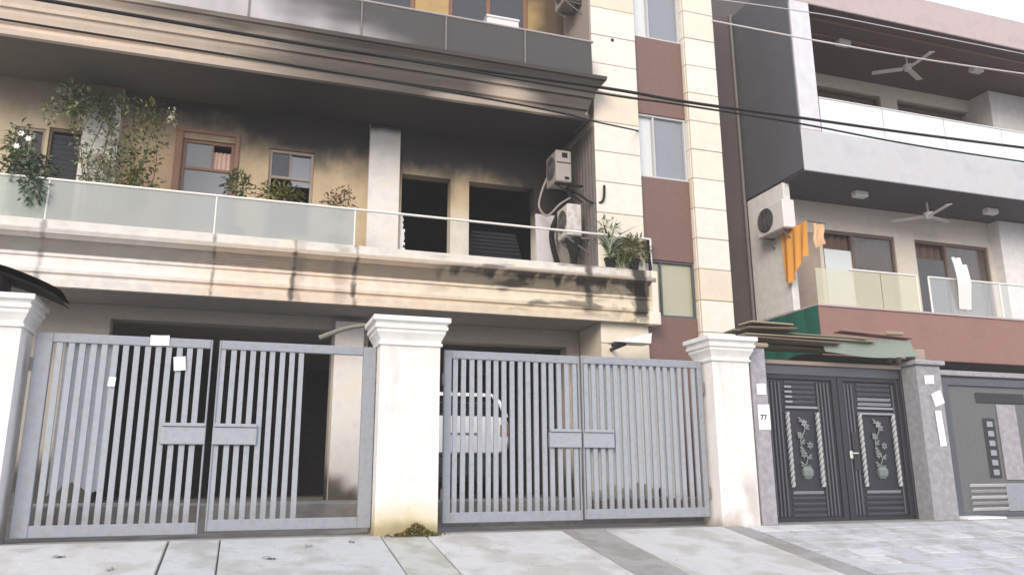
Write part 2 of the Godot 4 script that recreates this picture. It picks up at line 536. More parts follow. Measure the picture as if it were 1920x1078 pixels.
func make_materials() -> void:
	var t_pl := noise_tex(1, 0.012, 0.92, 1.0)
	var t_co := noise_tex(2, 0.02, 0.80, 1.0, 6, 0.65)
	var t_st := noise_tex(3, 0.006, 0.95, 1.0, 6, 0.6)
	var t_me := noise_tex(4, 0.03, 0.90, 1.0, 5, 0.6)
	var t_conc := worn_tex(40, 0.005, Color(0.84, 0.82, 0.79), 0.60, 0.14, 0.30)
	var t_gate := worn_tex(50, 0.014, Color(0.93, 0.89, 0.86), 0.68, 0.06, 0.0, 512)
	var t_wall := worn_tex(60, 0.006, Color(0.955, 0.94, 0.92), 0.60, 0.045, 0.10)
	var b_f := bump_tex(5, 0.08, 3.0)
	var b_c := bump_tex(6, 0.03, 4.0)
	M.paint = mat(Color.WHITE, 0.85, t_wall, 0.6, b_f, 0.25)
	M.soffit = mat(lin(0.36, 0.33, 0.30), 0.9, t_pl, 0.6, b_f, 0.2)
	M.cream = mat(lin(0.74, 0.67, 0.56), 0.6, t_st, 0.9, b_f, 0.15)
	M.cream_b = mat(lin(0.70, 0.61, 0.48), 0.6, t_st, 0.8, b_f, 0.15)
	M.cream_c = mat(lin(0.77, 0.71, 0.62), 0.6, t_st, 1.1, b_f, 0.15)
	M.grout = mat(lin(0.60, 0.53, 0.43), 0.9)
	M.brown = mat(lin(0.185, 0.105, 0.084), 0.6, t_me, 0.8)
	M.white = mat(lin(0.78, 0.77, 0.75), 0.6, t_pl, 0.8)
	M.gate = mat(lin(0.295, 0.315, 0.355), 0.45, t_gate, 0.9)
	M.gate_b = mat(lin(0.345, 0.37, 0.415), 0.45, t_gate, 1.1)
	M.sheet = mat(lin(0.64, 0.67, 0.68), 0.6, t_me, 1.1)
	M.dark = mat(lin(0.03, 0.03, 0.033), 0.7)
	M.char = mat(lin(0.012, 0.011, 0.012), 0.95, t_co, 1.0)
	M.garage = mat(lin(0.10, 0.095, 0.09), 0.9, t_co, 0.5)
	M.garage_wall = mat(lin(0.42, 0.39, 0.35), 0.9, t_pl, 0.6)
	M.slate = mat(lin(0.026, 0.027, 0.037), 0.5, t_me, 1.6)
	M.slate_hi = mat(lin(0.30, 0.31, 0.35), 0.35, t_me, 2.0)
	M.slate_mid = mat(lin(0.085, 0.09, 0.11), 0.4, t_me, 2.0)
	M.motif = mat(lin(0.16, 0.19, 0.18), 0.4)
	M.steel = mat(lin(0.72, 0.71, 0.68), 0.25, null, 1.0, null, 0.5, 0.55)
	M.postgrey = mat(lin(0.40, 0.385, 0.42), 0.8, t_co, 0.7, b_f, 0.25)
	M.postgrey_b = mat(lin(0.36, 0.36, 0.38), 0.8, t_co, 0.7, b_f, 0.25)
	M.concrete = mat(lin(0.52, 0.515, 0.505), 0.9, t_conc, 0.35, b_c, 0.35)
	M.concrete_b = mat(lin(0.48, 0.49, 0.49), 0.9, t_conc, 0.4, b_c, 0.35)
	M.concrete_g = mat(lin(0.46, 0.465, 0.43), 0.9, t_conc, 0.5, b_c, 0.35)
	M.concrete_d = mat(lin(0.31, 0.30, 0.29), 0.92, t_conc, 0.5, b_c, 0.4)
	M.joint = mat(lin(0.13, 0.125, 0.115), 0.95)
	M.asphalt = mat(lin(0.16, 0.16, 0.16), 0.92, t_co, 0.6, b_c, 0.5)
	M.paver = mat(lin(0.46, 0.46, 0.48), 0.85, t_conc, 0.7, b_c, 0.3)
	M.paver_b = mat(lin(0.49, 0.49, 0.505), 0.85, t_conc, 0.6, b_c, 0.3)
	M.paver_p = mat(lin(0.57, 0.57, 0.58), 0.8, t_conc, 0.8, b_c, 0.3)
	M.wood = mat(lin(0.26, 0.135, 0.085), 0.55, t_me, 2.0)
	M.wood_pale = mat(lin(0.33, 0.28, 0.20), 0.8, t_gate, 1.5)
	M.wood_brown = mat(lin(0.16, 0.115, 0.075), 0.8, t_gate, 1.5)
	M.wood_grey = mat(lin(0.20, 0.20, 0.155), 0.8, t_gate, 1.5)
	M.plastic_green = mat(lin(0.22, 0.26, 0.21), 0.5, t_gate, 1.0)
	M.pink = mat(lin(0.50, 0.415, 0.415), 0.8, t_wall, 0.4)
	M.maroon = mat(lin(0.30, 0.172, 0.142), 0.75, t_wall, 0.4, b_f, 0.15)
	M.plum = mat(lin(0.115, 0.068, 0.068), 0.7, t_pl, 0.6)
	M.lav = mat(lin(0.56, 0.565, 0.59), 0.75, t_wall, 0.35, b_f, 0.12)
	M.lav_w = mat(lin(0.66, 0.65, 0.69), 0.7, t_pl, 0.5)
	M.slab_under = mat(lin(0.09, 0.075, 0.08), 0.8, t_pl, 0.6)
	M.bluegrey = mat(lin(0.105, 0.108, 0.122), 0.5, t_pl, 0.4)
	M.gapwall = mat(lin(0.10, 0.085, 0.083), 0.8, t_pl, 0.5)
	M.beige = mat(lin(0.66, 0.60, 0.50), 0.8, t_pl, 0.6)
	M.beige_d = mat(lin(0.36, 0.29, 0.24), 0.8, t_pl, 0.6)
	M.curtain = mat(lin(0.17, 0.115, 0.09), 0.9, t_me, 1.5)
	M.curtain_p = mat(lin(0.70, 0.50, 0.42), 0.9, t_me, 1.5)
	M.blind = mat(lin(0.80, 0.79, 0.78), 0.8)
	M.ac = mat(lin(0.72, 0.70, 0.68), 0.5, t_me, 2.0)
	M.ac_b = mat(lin(0.66, 0.62, 0.58), 0.55, t_conc, 2.0)
	M.ac_dirty = mat(lin(0.42, 0.37, 0.34), 0.65, t_co, 2.5)
	M.corr = mat(lin(0.22, 0.20, 0.19), 0.7, t_co, 1.0)
	M.gate_grey = mat(lin(0.13, 0.137, 0.135), 0.5, t_gate, 0.8)
	M.bead = mat(lin(0.46, 0.47, 0.49), 0.35)
	M.paper = mat(lin(0.85, 0.85, 0.86), 0.8)
	M.ink = mat(lin(0.05, 0.05, 0.055), 0.8)
	M.rail = mat(lin(0.74, 0.72, 0.66), 0.4)
	M.black = mat(lin(0.012, 0.012, 0.012), 0.95)
	M.cable_pale = mat(lin(0.50, 0.46, 0.45), 0.6)
	M.orange = mat(lin(0.80, 0.36, 0.075), 0.85, t_me, 3.0)
	M.orange.backlight = Color(0.35, 0.16, 0.04)
	M.cloth_pale = mat(lin(0.72, 0.45, 0.26), 0.9, t_me, 3.0)
	M.green = mat(lin(0.008, 0.12, 0.085), 0.8, t_me, 2.0)
	M.towel = mat(lin(0.82, 0.80, 0.80), 0.95, t_me, 3.0)
	M.carpaint = mat(lin(0.76, 0.77, 0.78), 0.25)
	M.carpaint.clearcoat_enabled = true
	M.carpaint.clearcoat = 0.6
	M.carglass = mat(lin(0.012, 0.013, 0.016), 0.08)
	M.lamp_red = mat(lin(0.30, 0.13, 0.12), 0.2)
	M.red = mat(lin(0.35, 0.02, 0.02), 0.2)
	M.tyre = mat(lin(0.02, 0.02, 0.02), 0.85)
	M.foliage = mat(Color.WHITE, 0.6)
	M.foliage.backlight = Color(0.25, 0.3, 0.1)
	M.terracotta = mat(lin(0.30, 0.12, 0.07), 0.85, t_co, 2.0)
	M.moss = mat(Color.WHITE, 0.95)
	M.frost = glass(lin(0.42, 0.44, 0.42), 0.60, 0.22)
	M.frost_g = glass(lin(0.40, 0.47, 0.42), 0.56, 0.2)
	M.smoke = glass(Color(1, 1, 1), 0.95, 0.5)
	M.smoke.metallic_specular = 0.25
	M.clear = glass(lin(0.6, 0.66, 0.64), 0.16, 0.05)
	M.brownpane = glass(lin(0.12, 0.09, 0.07), 0.35, 0.12)
	M.milky = glass(lin(0.76, 0.82, 0.82), 0.80, 0.2)
	M.yellowish = glass(lin(0.60, 0.58, 0.40), 0.45, 0.1)
	M.pane = glass(lin(0.28, 0.30, 0.33), 0.80, 0.06)
	M.pane_d = glass(lin(0.06, 0.06, 0.065), 0.85, 0.06)

func build_ground() -> void:
	var g := MB.new()
	g.bx(-350, 350, -1.3, -0.96, -350, 350)
	struct("ground", g, M.asphalt)
	# yard floor behind the gates and the raised parking floor
	var y := MB.new()
	y.bx(-6, 16, -0.9, 0.0, -1.0, 0.2)
	struct("yard_floor", y, M.concrete_d)
	var pf := MB.new()
	pf.bx(-6, 6.9, -0.9, 0.33, -9.0, -1.0, 0.015)
	struct("parking_floor", pf, M.concrete_d)
	# sloping driveway of poured slabs
	var r := Node3D.new()
	r.name = "driveway_ramp"
	r.set_meta("kind", "structure")
	add_child(r)
	var zs := 0.2
	var ze := 5.2
	var b := MB.new()
	b.quad(Vector3(-7, ramp_y(zs) - 0.03, zs), Vector3(-7, ramp_y(ze) - 0.03, ze), Vector3(6.3, ramp_y(ze) - 0.03, ze), Vector3(6.3, ramp_y(zs) - 0.03, zs))
	b.quad(Vector3(-7, -1, ze), Vector3(6.3, -1, ze), Vector3(6.3, ramp_y(ze) - 0.03, ze), Vector3(-7, ramp_y(ze) - 0.03, ze))
	part("bedding", b, M.joint, r)
	var xs := [-7.0, -4.1, -2.35, -0.61, -0.11, 1.55, 2.06, 3.72, 4.28, 5.92, 6.22]
	var mats := [M.concrete, M.concrete_b, M.concrete, M.concrete_b, M.concrete_b, M.concrete_g, M.concrete, M.concrete_d, M.concrete, M.concrete_d]
	for i in xs.size() - 1:
		var gap: float = 0.011 if (i == 2 or i == 3 or i == 5 or i == 7) else 0.004
		var cuts := [0.2, 5.2]
		if i == 2: cuts = [0.2, 2.4, 5.2]
		if i == 4: cuts = [0.2, 2.9, 5.2]
		if i == 6 or i == 8: cuts = [0.2, 3.2, 5.2]
		for k in cuts.size() - 1:
			var s := MB.new()
			var z0: float = cuts[k] + 0.008
			var z1: float = cuts[k + 1]
			var hz := (z1 - z0) * 0.5
			var zc := (z0 + z1) * 0.5
			s.t = Transform3D(Basis(Vector3.RIGHT, atan(0.165)), Vector3((xs[i] + xs[i + 1]) * 0.5, ramp_y(zc) - 0.03, zc))
			s.box(Vector3.ZERO, Vector3(xs[i + 1] - xs[i] - gap * 2, 0.06, hz * 2 / cos(atan(0.165))), 0.008)
			part("slab", s, mats[i], r)
	# stone paving in front of the neighbour's gates
	var p := Node3D.new()
	p.name = "paved_apron"
	p.set_meta("kind", "structure")
	add_child(p)
	var pb := MB.new()
	pb.quad(Vector3(6.24, ramp_y(zs) - 0.035, zs), Vector3(6.24, ramp_y(ze) - 0.035, ze), Vector3(15, ramp_y(ze) - 0.035, ze), Vector3(15, ramp_y(zs) - 0.035, zs))
	pb.quad(Vector3(6.24, -1, ze), Vector3(15, -1, ze), Vector3(15, ramp_y(ze) - 0.035, ze), Vector3(6.24, ramp_y(ze) - 0.035, ze))
	part("bedding", pb, M.concrete_d, p)
	var shapes := []
	for k in 3:
		var q := MB.new()
		q.t = Transform3D(Basis(Vector3.RIGHT, atan(0.165)) * Basis(Vector3.FORWARD, [0.0, 0.006, -0.007][k]), Vector3.ZERO)
		q.box(Vector3.ZERO, Vector3(0.455, 0.05, 0.30), 0.009)
		shapes.append(q.done())
	var hb := MB.new()
	hb.t = Transform3D(Basis(Vector3.RIGHT, atan(0.165)), Vector3.ZERO)
	hb.box(Vector3.ZERO, Vector3(0.22, 0.05, 0.30), 0.009)
	var half := hb.done()
	var row := 0
	var z := 0.37
	while z < 4.2:
		var x: float = 6.50 + (0.235 if row % 2 else 0.0)
		if row % 2: inst("paving_stone", half, M.paver, p, Vector3(6.384, ramp_y(z) - 0.026, z))
		while x < 11.6:
			if x - 6.5 < 0.1 or z < 3.9:
				var m = M.paver
				var q := rng.randf()
				if q < 0.35: m = M.paver_b
				elif q < 0.50: m = M.paver_p
				inst("paving_stone", shapes[rng.randi() % 3], m, p, Vector3(x, ramp_y(z) - 0.026 + rng.randf_range(-0.003, 0.003), z))
			x += 0.468
		z += 0.312
		row += 1
	# low step at the foot of the grey gate post
	var st := MB.new()
	st.bx(10.02, 10.75, -0.12, 0.03, -0.35, 0.2, 0.012)
	struct("threshold", st, M.white)

# ---------------------------------------------------------------- burnt apartment house
func build_house() -> void:
	var h := thing("apartment_house", "cream apartment house with balconies blackened by fire above grey gates", "house", Vector3(0, 0, 0))
	# ground floor
	var g := MB.new()
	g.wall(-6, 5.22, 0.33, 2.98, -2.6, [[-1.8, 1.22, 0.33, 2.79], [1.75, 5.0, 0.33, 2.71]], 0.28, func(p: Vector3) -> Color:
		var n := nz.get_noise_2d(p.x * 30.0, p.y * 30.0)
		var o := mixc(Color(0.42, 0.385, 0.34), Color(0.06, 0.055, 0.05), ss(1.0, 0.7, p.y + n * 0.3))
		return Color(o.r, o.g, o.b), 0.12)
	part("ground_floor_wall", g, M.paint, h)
	var pier := MB.new()
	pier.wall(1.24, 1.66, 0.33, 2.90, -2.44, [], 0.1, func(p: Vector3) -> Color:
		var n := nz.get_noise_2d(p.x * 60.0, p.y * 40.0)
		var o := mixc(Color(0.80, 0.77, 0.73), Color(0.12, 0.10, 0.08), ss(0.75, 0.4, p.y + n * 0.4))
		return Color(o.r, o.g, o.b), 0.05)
	pier.col = Color(0.72, 0.69, 0.65)
	pier.quad(Vector3(1.24, 0.33, -2.6), Vector3(1.24, 0.33, -2.44), Vector3(1.24, 2.90, -2.44), Vector3(1.24, 2.90, -2.6))
	pier.quad(Vector3(1.66, 0.33, -2.44), Vector3(1.66, 0.33, -2.6), Vector3(1.66, 2.90, -2.6), Vector3(1.66, 2.90, -2.44))
	pier.quad(Vector3(1.24, 2.90, -2.44), Vector3(1.66, 2.90, -2.44), Vector3(1.66, 2.90, -2.6), Vector3(1.24, 2.90, -2.6))
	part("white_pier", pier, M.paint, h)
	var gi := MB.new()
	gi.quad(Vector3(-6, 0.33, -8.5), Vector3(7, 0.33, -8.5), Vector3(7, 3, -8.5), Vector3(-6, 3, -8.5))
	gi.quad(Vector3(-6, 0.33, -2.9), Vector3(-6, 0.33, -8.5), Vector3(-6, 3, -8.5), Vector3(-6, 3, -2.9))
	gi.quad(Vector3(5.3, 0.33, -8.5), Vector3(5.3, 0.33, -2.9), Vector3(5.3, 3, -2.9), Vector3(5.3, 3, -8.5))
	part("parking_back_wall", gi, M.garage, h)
	# floor slab between ground and first floor
	var s := MB.new()
	s.bx(-6, 5.24, 2.985, 3.72, -8.6, -2.6)
	s.bx(-6, 6.16, 2.985, 3.72, -2.595, -1.68)
	part("balcony_slab", s, M.soffit, h)
	var fp := [[0.0, 2.97], [0.055, 2.975], [0.06, 3.08], [0.015, 3.10], [0.015, 3.14], [0.05, 3.155], [0.052, 3.20], [0.025, 3.26], [0.0, 3.36], [0.02, 3.37], [0.02, 3.41], [-0.02, 3.42], [-0.02, 3.61], [0.02, 3.63], [0.07, 3.66], [0.07, 3.72], [0.03, 3.725], [0.02, 3.85]]
	var f := MB.new()
	f.cornice(fp, -4.6, 6.08, -1.66, 640, c_fascia, 0.5)
	part("balcony_fascia", f, M.paint, h)
	var lt := MB.new()
	lt.grid(Vector3(-4.6, 3.85, -1.64), Vector3(10.69, 0, 0), Vector3(0, 0, -0.13), 200, 2, c_ledge_top)
	lt.grid(Vector3(-4.6, 3.725, -1.77), Vector3(10.69, 0, 0), Vector3(0, 0, -1.1), 100, 6, c_ledge_top)
	part("balcony_floor", lt, M.paint, h)
	var eb := MB.new()
	eb.bx(6.0, 6.2, 2.955, 3.16, -1.75, -1.57, 0.012)
	eb.bx(6.08, 6.19, 3.16, 3.84, -1.75, -1.60, 0.01)
	part("end_pier", eb, M.cream, h)
	# front walls of the first floor
	var holes := [[2.25, 3.08, 4.14, 5.53], [3.4, 4.58, 4.14, 5.53], [-1.13, -0.38, 4.30, 5.70], [0.14, 0.83, 4.30, 5.70], [-3.36, -2.97, 4.3, 5.58], [-2.93, -2.48, 3.75, 5.62]]
	var w := MB.new()
	w.wall(-4.6, 5.25, 3.73, 6.33, -2.9, holes, 0.22, c_wall, 0.028)
	part("front_wall", w, M.paint, h)
	# charred room behind the two burnt openings
	var rm := MB.new()
	rm.quad(Vector3(1.9, 3.74, -6), Vector3(5.2, 3.74, -6), Vector3(5.2, 6.3, -6), Vector3(1.9, 6.3, -6))
	rm.quad(Vector3(1.9, 3.74, -3.13), Vector3(1.9, 3.74, -6), Vector3(1.9, 6.3, -6), Vector3(1.9, 6.3, -3.13))
	rm.quad(Vector3(5.2, 3.74, -6), Vector3(5.2, 3.74, -3.13), Vector3(5.2, 6.3, -3.13), Vector3(5.2, 6.3, -6))
	rm.quad(Vector3(1.9, 3.735, -3.13), Vector3(5.2, 3.735, -3.13), Vector3(5.2, 3.735, -6), Vector3(1.9, 3.735, -6))
	rm.quad(Vector3(1.9, 6.3, -6), Vector3(5.2, 6.3, -6), Vector3(5.2, 6.3, -3.13), Vector3(1.9, 6.3, -3.13))
	part("burnt_room", rm, M.char, h)
	# rooms behind the other windows
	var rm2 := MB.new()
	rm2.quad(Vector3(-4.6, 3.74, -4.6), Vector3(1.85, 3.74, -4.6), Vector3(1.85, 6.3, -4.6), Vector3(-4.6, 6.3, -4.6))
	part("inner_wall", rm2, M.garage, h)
	var sh := MB.new()
	for k in 9:
		sh.t = Transform3D(Basis(Vector3.RIGHT, 0.5), Vector3(3.97, 4.22 + k * 0.07, -3.25 - 0.01 * k))
		sh.box(Vector3.ZERO, Vector3(1.05 - 0.03 * k, 0.05, 0.006))
	part("burnt_shutter", sh, M.slate, h)
	# broken plaster at the foot of the left burnt opening
	var br := MB.new()
	for k in 14:
		var yy := 4.16 + k * 0.045
		var ww := 0.03 + 0.05 * absf(sin(k * 1.7)) * (1.0 if k < 9 else 0.3)
		br.bx(2.24, 2.25 + ww, yy, yy + 0.05, -2.98, -2.885, 0.008)
	part("broken_plaster", br, M.white, h)
	# free white columns
	var cl := MB.new()
	for q in [[1.69, 2.19, 3.73, 6.3]]:
		cl.wall(q[0], q[1], q[2], q[3], -2.80, [], 0.1, func(p: Vector3) -> Color:
			var n := nz.get_noise_2d(p.x * 50.0, p.y * 50.0)
			var o := mixc(Color(0.80, 0.77, 0.73) * (1.0 + 0.04 * n), Color(0.03, 0.027, 0.027), ss(6.12, 6.28, p.y + n * 0.08))
			return Color(o.r, o.g, o.b), 0.05)
		cl.col = Color(0.78, 0.75, 0.71)
		cl.quad(Vector3(q[0], q[2], -2.9), Vector3(q[0], q[2], -2.80), Vector3(q[0], q[3], -2.80), Vector3(q[0], q[3], -2.9))
		cl.quad(Vector3(q[1], q[2], -2.80), Vector3(q[1], q[2], -2.9), Vector3(q[1], q[3], -2.9), Vector3(q[1], q[3], -2.80))
	part("white_column", cl, M.paint, h)
	var c2 := MB.new()
	c2.wall(-2.47, -1.99, 3.73, 6.3, -2.72, [], 0.1, func(p: Vector3) -> Color:
		var n := nf.get_noise_2d(p.x * 70.0, p.y * 50.0)
		var o := mixc(Color(0.82, 0.80, 0.74), Color(0.24, 0.20, 0.15), 0.8 * ss(0.02, 0.32, n) * ss(-2.42, -2.2, p.x))
		o = mixc(o, Color(0.20, 0.18, 0.13), ss(5.9, 6.2, p.y + n * 0.2))
		return Color(o.r, o.g, o.b), 0.03)
	c2.col = Color(0.6, 0.57, 0.5)
	c2.quad(Vector3(-2.47, 3.73, -2.9), Vector3(-2.47, 3.73, -2.72), Vector3(-2.47, 6.3, -2.72), Vector3(-2.47, 6.3, -2.9))
	c2.quad(Vector3(-1.99, 3.73, -2.72), Vector3(-1.99, 3.73, -2.9), Vector3(-1.99, 6.3, -2.9), Vector3(-1.99, 6.3, -2.72))
	part("white_column", c2, M.paint, h)
	window_one(h)
	# upper slab: soffit and moulded cornice
	var so := MB.new()
	so.grid(Vector3(-4.6, 6.32, -2.95), Vector3(9.7, 0, 0), Vector3(0, 0, 1.36), 120, 18, c_soffit)
	part("soffit", so, M.paint, h)
	var us := MB.new()
	us.bx(-4.6, 5.08, 6.34, 6.95, -8.6, -1.66)
	part("upper_slab", us, M.garage_wall, h)
	var cp := [[-0.02, 6.30], [0.04, 6.31], [0.055, 6.385], [0.0, 6.395], [0.0, 6.47], [0.04, 6.485], [0.05, 6.53], [0.075, 6.60], [0.085, 6.66], [0.12, 6.665], [0.125, 6.72], [0.145, 6.78], [0.19, 6.86], [0.235, 6.91], [0.24, 6.935], [0.275, 6.94], [0.285, 7.0]]
	var uc := MB.new()
	uc.cornice(cp, -4.6, 5.02, -1.63, 330, c_cornice, 0.5)
	uc.grid(Vector3(-4.6, 7.0, -1.345), Vector3(9.9, 0, 0), Vector3(0, 0, -1.6), 60, 4, c_cornice)
	part("upper_cornice", uc, M.paint, h)
	# second floor
	var w2 := MB.new()
	w2.wall(-4.6, 5.25, 7.0, 10.6, -2.9, [[0.6, 2.4, 7.05, 9.3], [3.0, 4.5, 7.05, 9.3]], 0.2, func(p: Vector3) -> Color:
		var n := nz.get_noise_2d(p.x * 30.0, p.y * 30.0)
		var o := mixc(Color(0.50, 0.36, 0.16), Color(0.05, 0.04, 0.04), 0.85 * ss(4.0, 4.8, p.x + n))
		return Color(o.r, o.g, o.b), 0.12)
	part("second_floor_wall", w2, M.paint, h)
	var rm3 := MB.new()
	rm3.quad(Vector3(-4.6, 7.0, -5), Vector3(5.2, 7.0, -5), Vector3(5.2, 10.6, -5), Vector3(-4.6, 10.6, -5))
	part("inner_wall", rm3, M.garage, h)
	for q in [[0.6, 2.4], [3.0, 4.5]]:
		var fr := MB.new()
		fr.bx(q[0], q[0] + 0.08, 7.05, 9.3, -3.0, -2.93, 0.008)
		fr.bx(q[1] - 0.08, q[1], 7.05, 9.3, -3.0, -2.93, 0.008)
		fr.bx((q[0] + q[1]) * 0.5 - 0.04, (q[0] + q[1]) * 0.5 + 0.04, 7.05, 9.3, -2.995, -2.94, 0.008)
		var wn := part("window_frame", fr, M.wood, h)
		var pn := MB.new()
		pn.bx(q[0] + 0.08, q[1] - 0.08, 7.05, 9.3, -2.975, -2.967)
		part("pane", pn, M.pane_d, wn)
	var roof := MB.new()
	roof.bx(-4.8, 5.2, 10.6, 10.9, -8.8, -1.4, 0.02)
	part("roof_slab", roof, M.soffit, h)
	var back := MB.new()
	back.bx(-4.85, -4.62, 2.9, 10.6, -8.8, -2.9)
	back.bx(-4.8, 7.6, 0, 10.6, -9.0, -8.62)
	part("rear_wall", back, M.garage_wall, h)
	# second-floor glass balustrade, one sheet between posts, smoked on the right
	var px := [-4.6, -2.3, -0.3, 1.3, 2.6, 3.9, 5.08]
	for i in px.size() - 1:
		var gl := MB.new()
		var f_g := func(p: Vector3) -> Color:
			var n := nz.get_noise_2d(p.x * 12.0, p.y * 40.0)
			var k := ss(-0.6, 1.9, p.x + n * 1.6)
			var o := mixc(Color(0.44, 0.42, 0.43) * (1.0 + 0.35 * nf.get_noise_2d(p.x * 30.0, p.y * 8.0)), Color(0.085, 0.08, 0.08), k)
			return Color(o.r, o.g, o.b)
		gl.grid(Vector3(px[i] + 0.012, 7.005, -1.42), Vector3(px[i + 1] - px[i] - 0.024, 0, 0), Vector3(0, 0.60, 0), 30, 12, f_g)
		gl.grid(Vector3(px[i + 1] - 0.012, 7.005, -1.432), Vector3(-(px[i + 1] - px[i] - 0.024), 0, 0), Vector3(0, 0.60, 0), 30, 12, f_g)
		part("glass_panel", gl, M.smoke, h)
		var po := MB.new()
		po.bx(px[i] - 0.012, px[i] + 0.012, 7.0, 7.62, -1.45, -1.40)
		part("railing_post", po, M.corr, h)
	var ur := MB.new()
	ur.tube([Vector3(-4.6, 7.63, -1.425), Vector3(5.1, 7.63, -1.425)], 0.022)
	part("handrail", ur, M.ac_dirty, h)
	# first-floor balustrade: glass kept on the left, bare rail on the right
	var lr := MB.new()
	lr.tube([Vector3(-4.6, 4.395, -1.66), Vector3(1.4, 4.395, -1.66), Vector3(6.12, 4.385, -1.66), Vector3(6.12, 4.385, -1.9)], 0.019)
	part("handrail", lr, M.rail, h)
	var lx := [-4.3, -2.55, -0.52, 1.36]
	for i in 3:
		var gl := MB.new()
		gl.bx(lx[i] + 0.01, lx[i + 1] - 0.01, 3.83, 4.375, -1.667, -1.655)
		part("glass_panel", gl, M.frost_g if i == 0 else M.frost, h)
	for x in [-2.55, -0.52, 1.36, 6.12]:
		var po := MB.new()
		po.tube([Vector3(x, 3.84, -1.66), Vector3(x, 4.39, -1.66)], 0.012 if x < 5 else 0.016)
		part("railing_post", po, M.rail, h)
	var cor := MB.new()
	cor.tube([Vector3(6.1, 3.86, -1.66), Vector3(6.1, 4.38, -1.70)], 0.03)
	part("burnt_post", cor, M.char, h)

func window_one(h: Node3D) -> void:
	# two wooden windows, a small window on the far left and a louvred door
	for k in 2:
		var x0: float = [-1.13, 0.14][k]
		var x1: float = [-0.38, 0.83][k]
		var fr := MB.new()
		var zf := -2.93
		fr.bx(x0, x0 + 0.05, 4.30, 5.70, zf - 0.06, zf, 0.006)
		fr.bx(x1 - 0.05, x1, 4.30, 5.70, zf - 0.06, zf, 0.006)
		fr.bx(x0 + 0.05, x1 - 0.05, 5.65, 5.70, zf - 0.06, zf - 0.002, 0.006)
		fr.bx(x0 + 0.05, x1 - 0.05, 5.22, 5.265, zf - 0.06, zf - 0.002, 0.006)
		if k == 0:
			fr.bx(x0 - 0.10, x0 - 0.002, 4.25, 5.80, -2.902, -2.87, 0.006)
			fr.bx(x1 + 0.002, x1 + 0.07, 4.25, 5.80, -2.902, -2.87, 0.006)
			fr.bx(x0 - 0.1, x1 + 0.07, 5.80, 5.86, -2.902, -2.872, 0.006)
		var w := part("window_frame", fr, M.wood if k == 0 else M.beige_d, h)
		var xm := (x0 + x1) * 0.5 + (0.06 if k == 0 else -0.02)
		var p1 := MB.new()
		p1.bx(x0 + 0.05, xm - 0.012, 5.265, 5.65, zf - 0.035, zf - 0.028)
		part("pane", p1, M.pane if k == 0 else M.pane_d, w)
		var mu := MB.new()
		mu.bx(xm - 0.012, xm + 0.012, 5.265, 5.65, zf - 0.05, zf - 0.015)
		part("mullion", mu, M.wood if k == 0 else M.beige_d, w)
		if k == 0:
			var cu := MB.new()
			cu.sheet(func(u, v): return Vector3(lerpf(xm + 0.01, x1 - 0.05, u), 5.27 + v * 0.28, zf - 0.05 - 0.012 * sin(u * 25.0)), 24, 2)
			part("curtain", cu, M.curtain_p, w)
			var p3 := MB.new()
			p3.bx(x0 + 0.05, x1 - 0.05, 4.30, 5.22, zf - 0.035, zf - 0.028)
			part("pane", p3, M.pane, w)
		else:
			var p2 := MB.new()
			p2.bx(xm + 0.012, x1 - 0.05, 5.265, 5.62, zf - 0.035, zf - 0.028)
			p2.bx(x0 + 0.35, x1 - 0.05, 5.12, 5.22, zf - 0.036, zf - 0.029)
			part("pane", p2, M.pane, w)
	var f3 := MB.new()
	f3.bx(-3.36, -3.32, 4.3, 5.58, -3.0, -2.92, 0.005)
	f3.bx(-3.01, -2.97, 4.3, 5.58, -3.0, -2.92, 0.005)
	f3.bx(-3.185, -3.145, 4.3, 5.54, -3.0, -2.925, 0.005)
	f3.bx(-3.32, -3.01, 5.54, 5.58, -3.0, -2.922, 0.005)
	var w3 := part("window_frame", f3, M.beige_d, h)
	var p3 := MB.new()
	p3.bx(-3.32, -3.01, 4.3, 5.54, -2.975, -2.968)
	part("pane", p3, M.pane_d, w3)
	var d := MB.new()
	d.bx(-2.93, -2.89, 3.75, 5.62, -3.0, -2.92, 0.005)
	d.bx(-2.52, -2.48, 3.75, 5.62, -3.0, -2.92, 0.005)
	d.bx(-2.89, -2.52, 5.57, 5.62, -3.0, -2.922, 0.005)
	var dr := part("door_frame", d, M.wood_brown, h)
	for k in 22:
		var s := MB.new()
		s.t = Transform3D(Basis(Vector3.RIGHT, 0.6), Vector3(-2.705, 3.86 + k * 0.078, -2.96))
		s.box(Vector3.ZERO, Vector3(0.36, 0.07, 0.01))
		part("slat", s, M.slate_mid, dr)

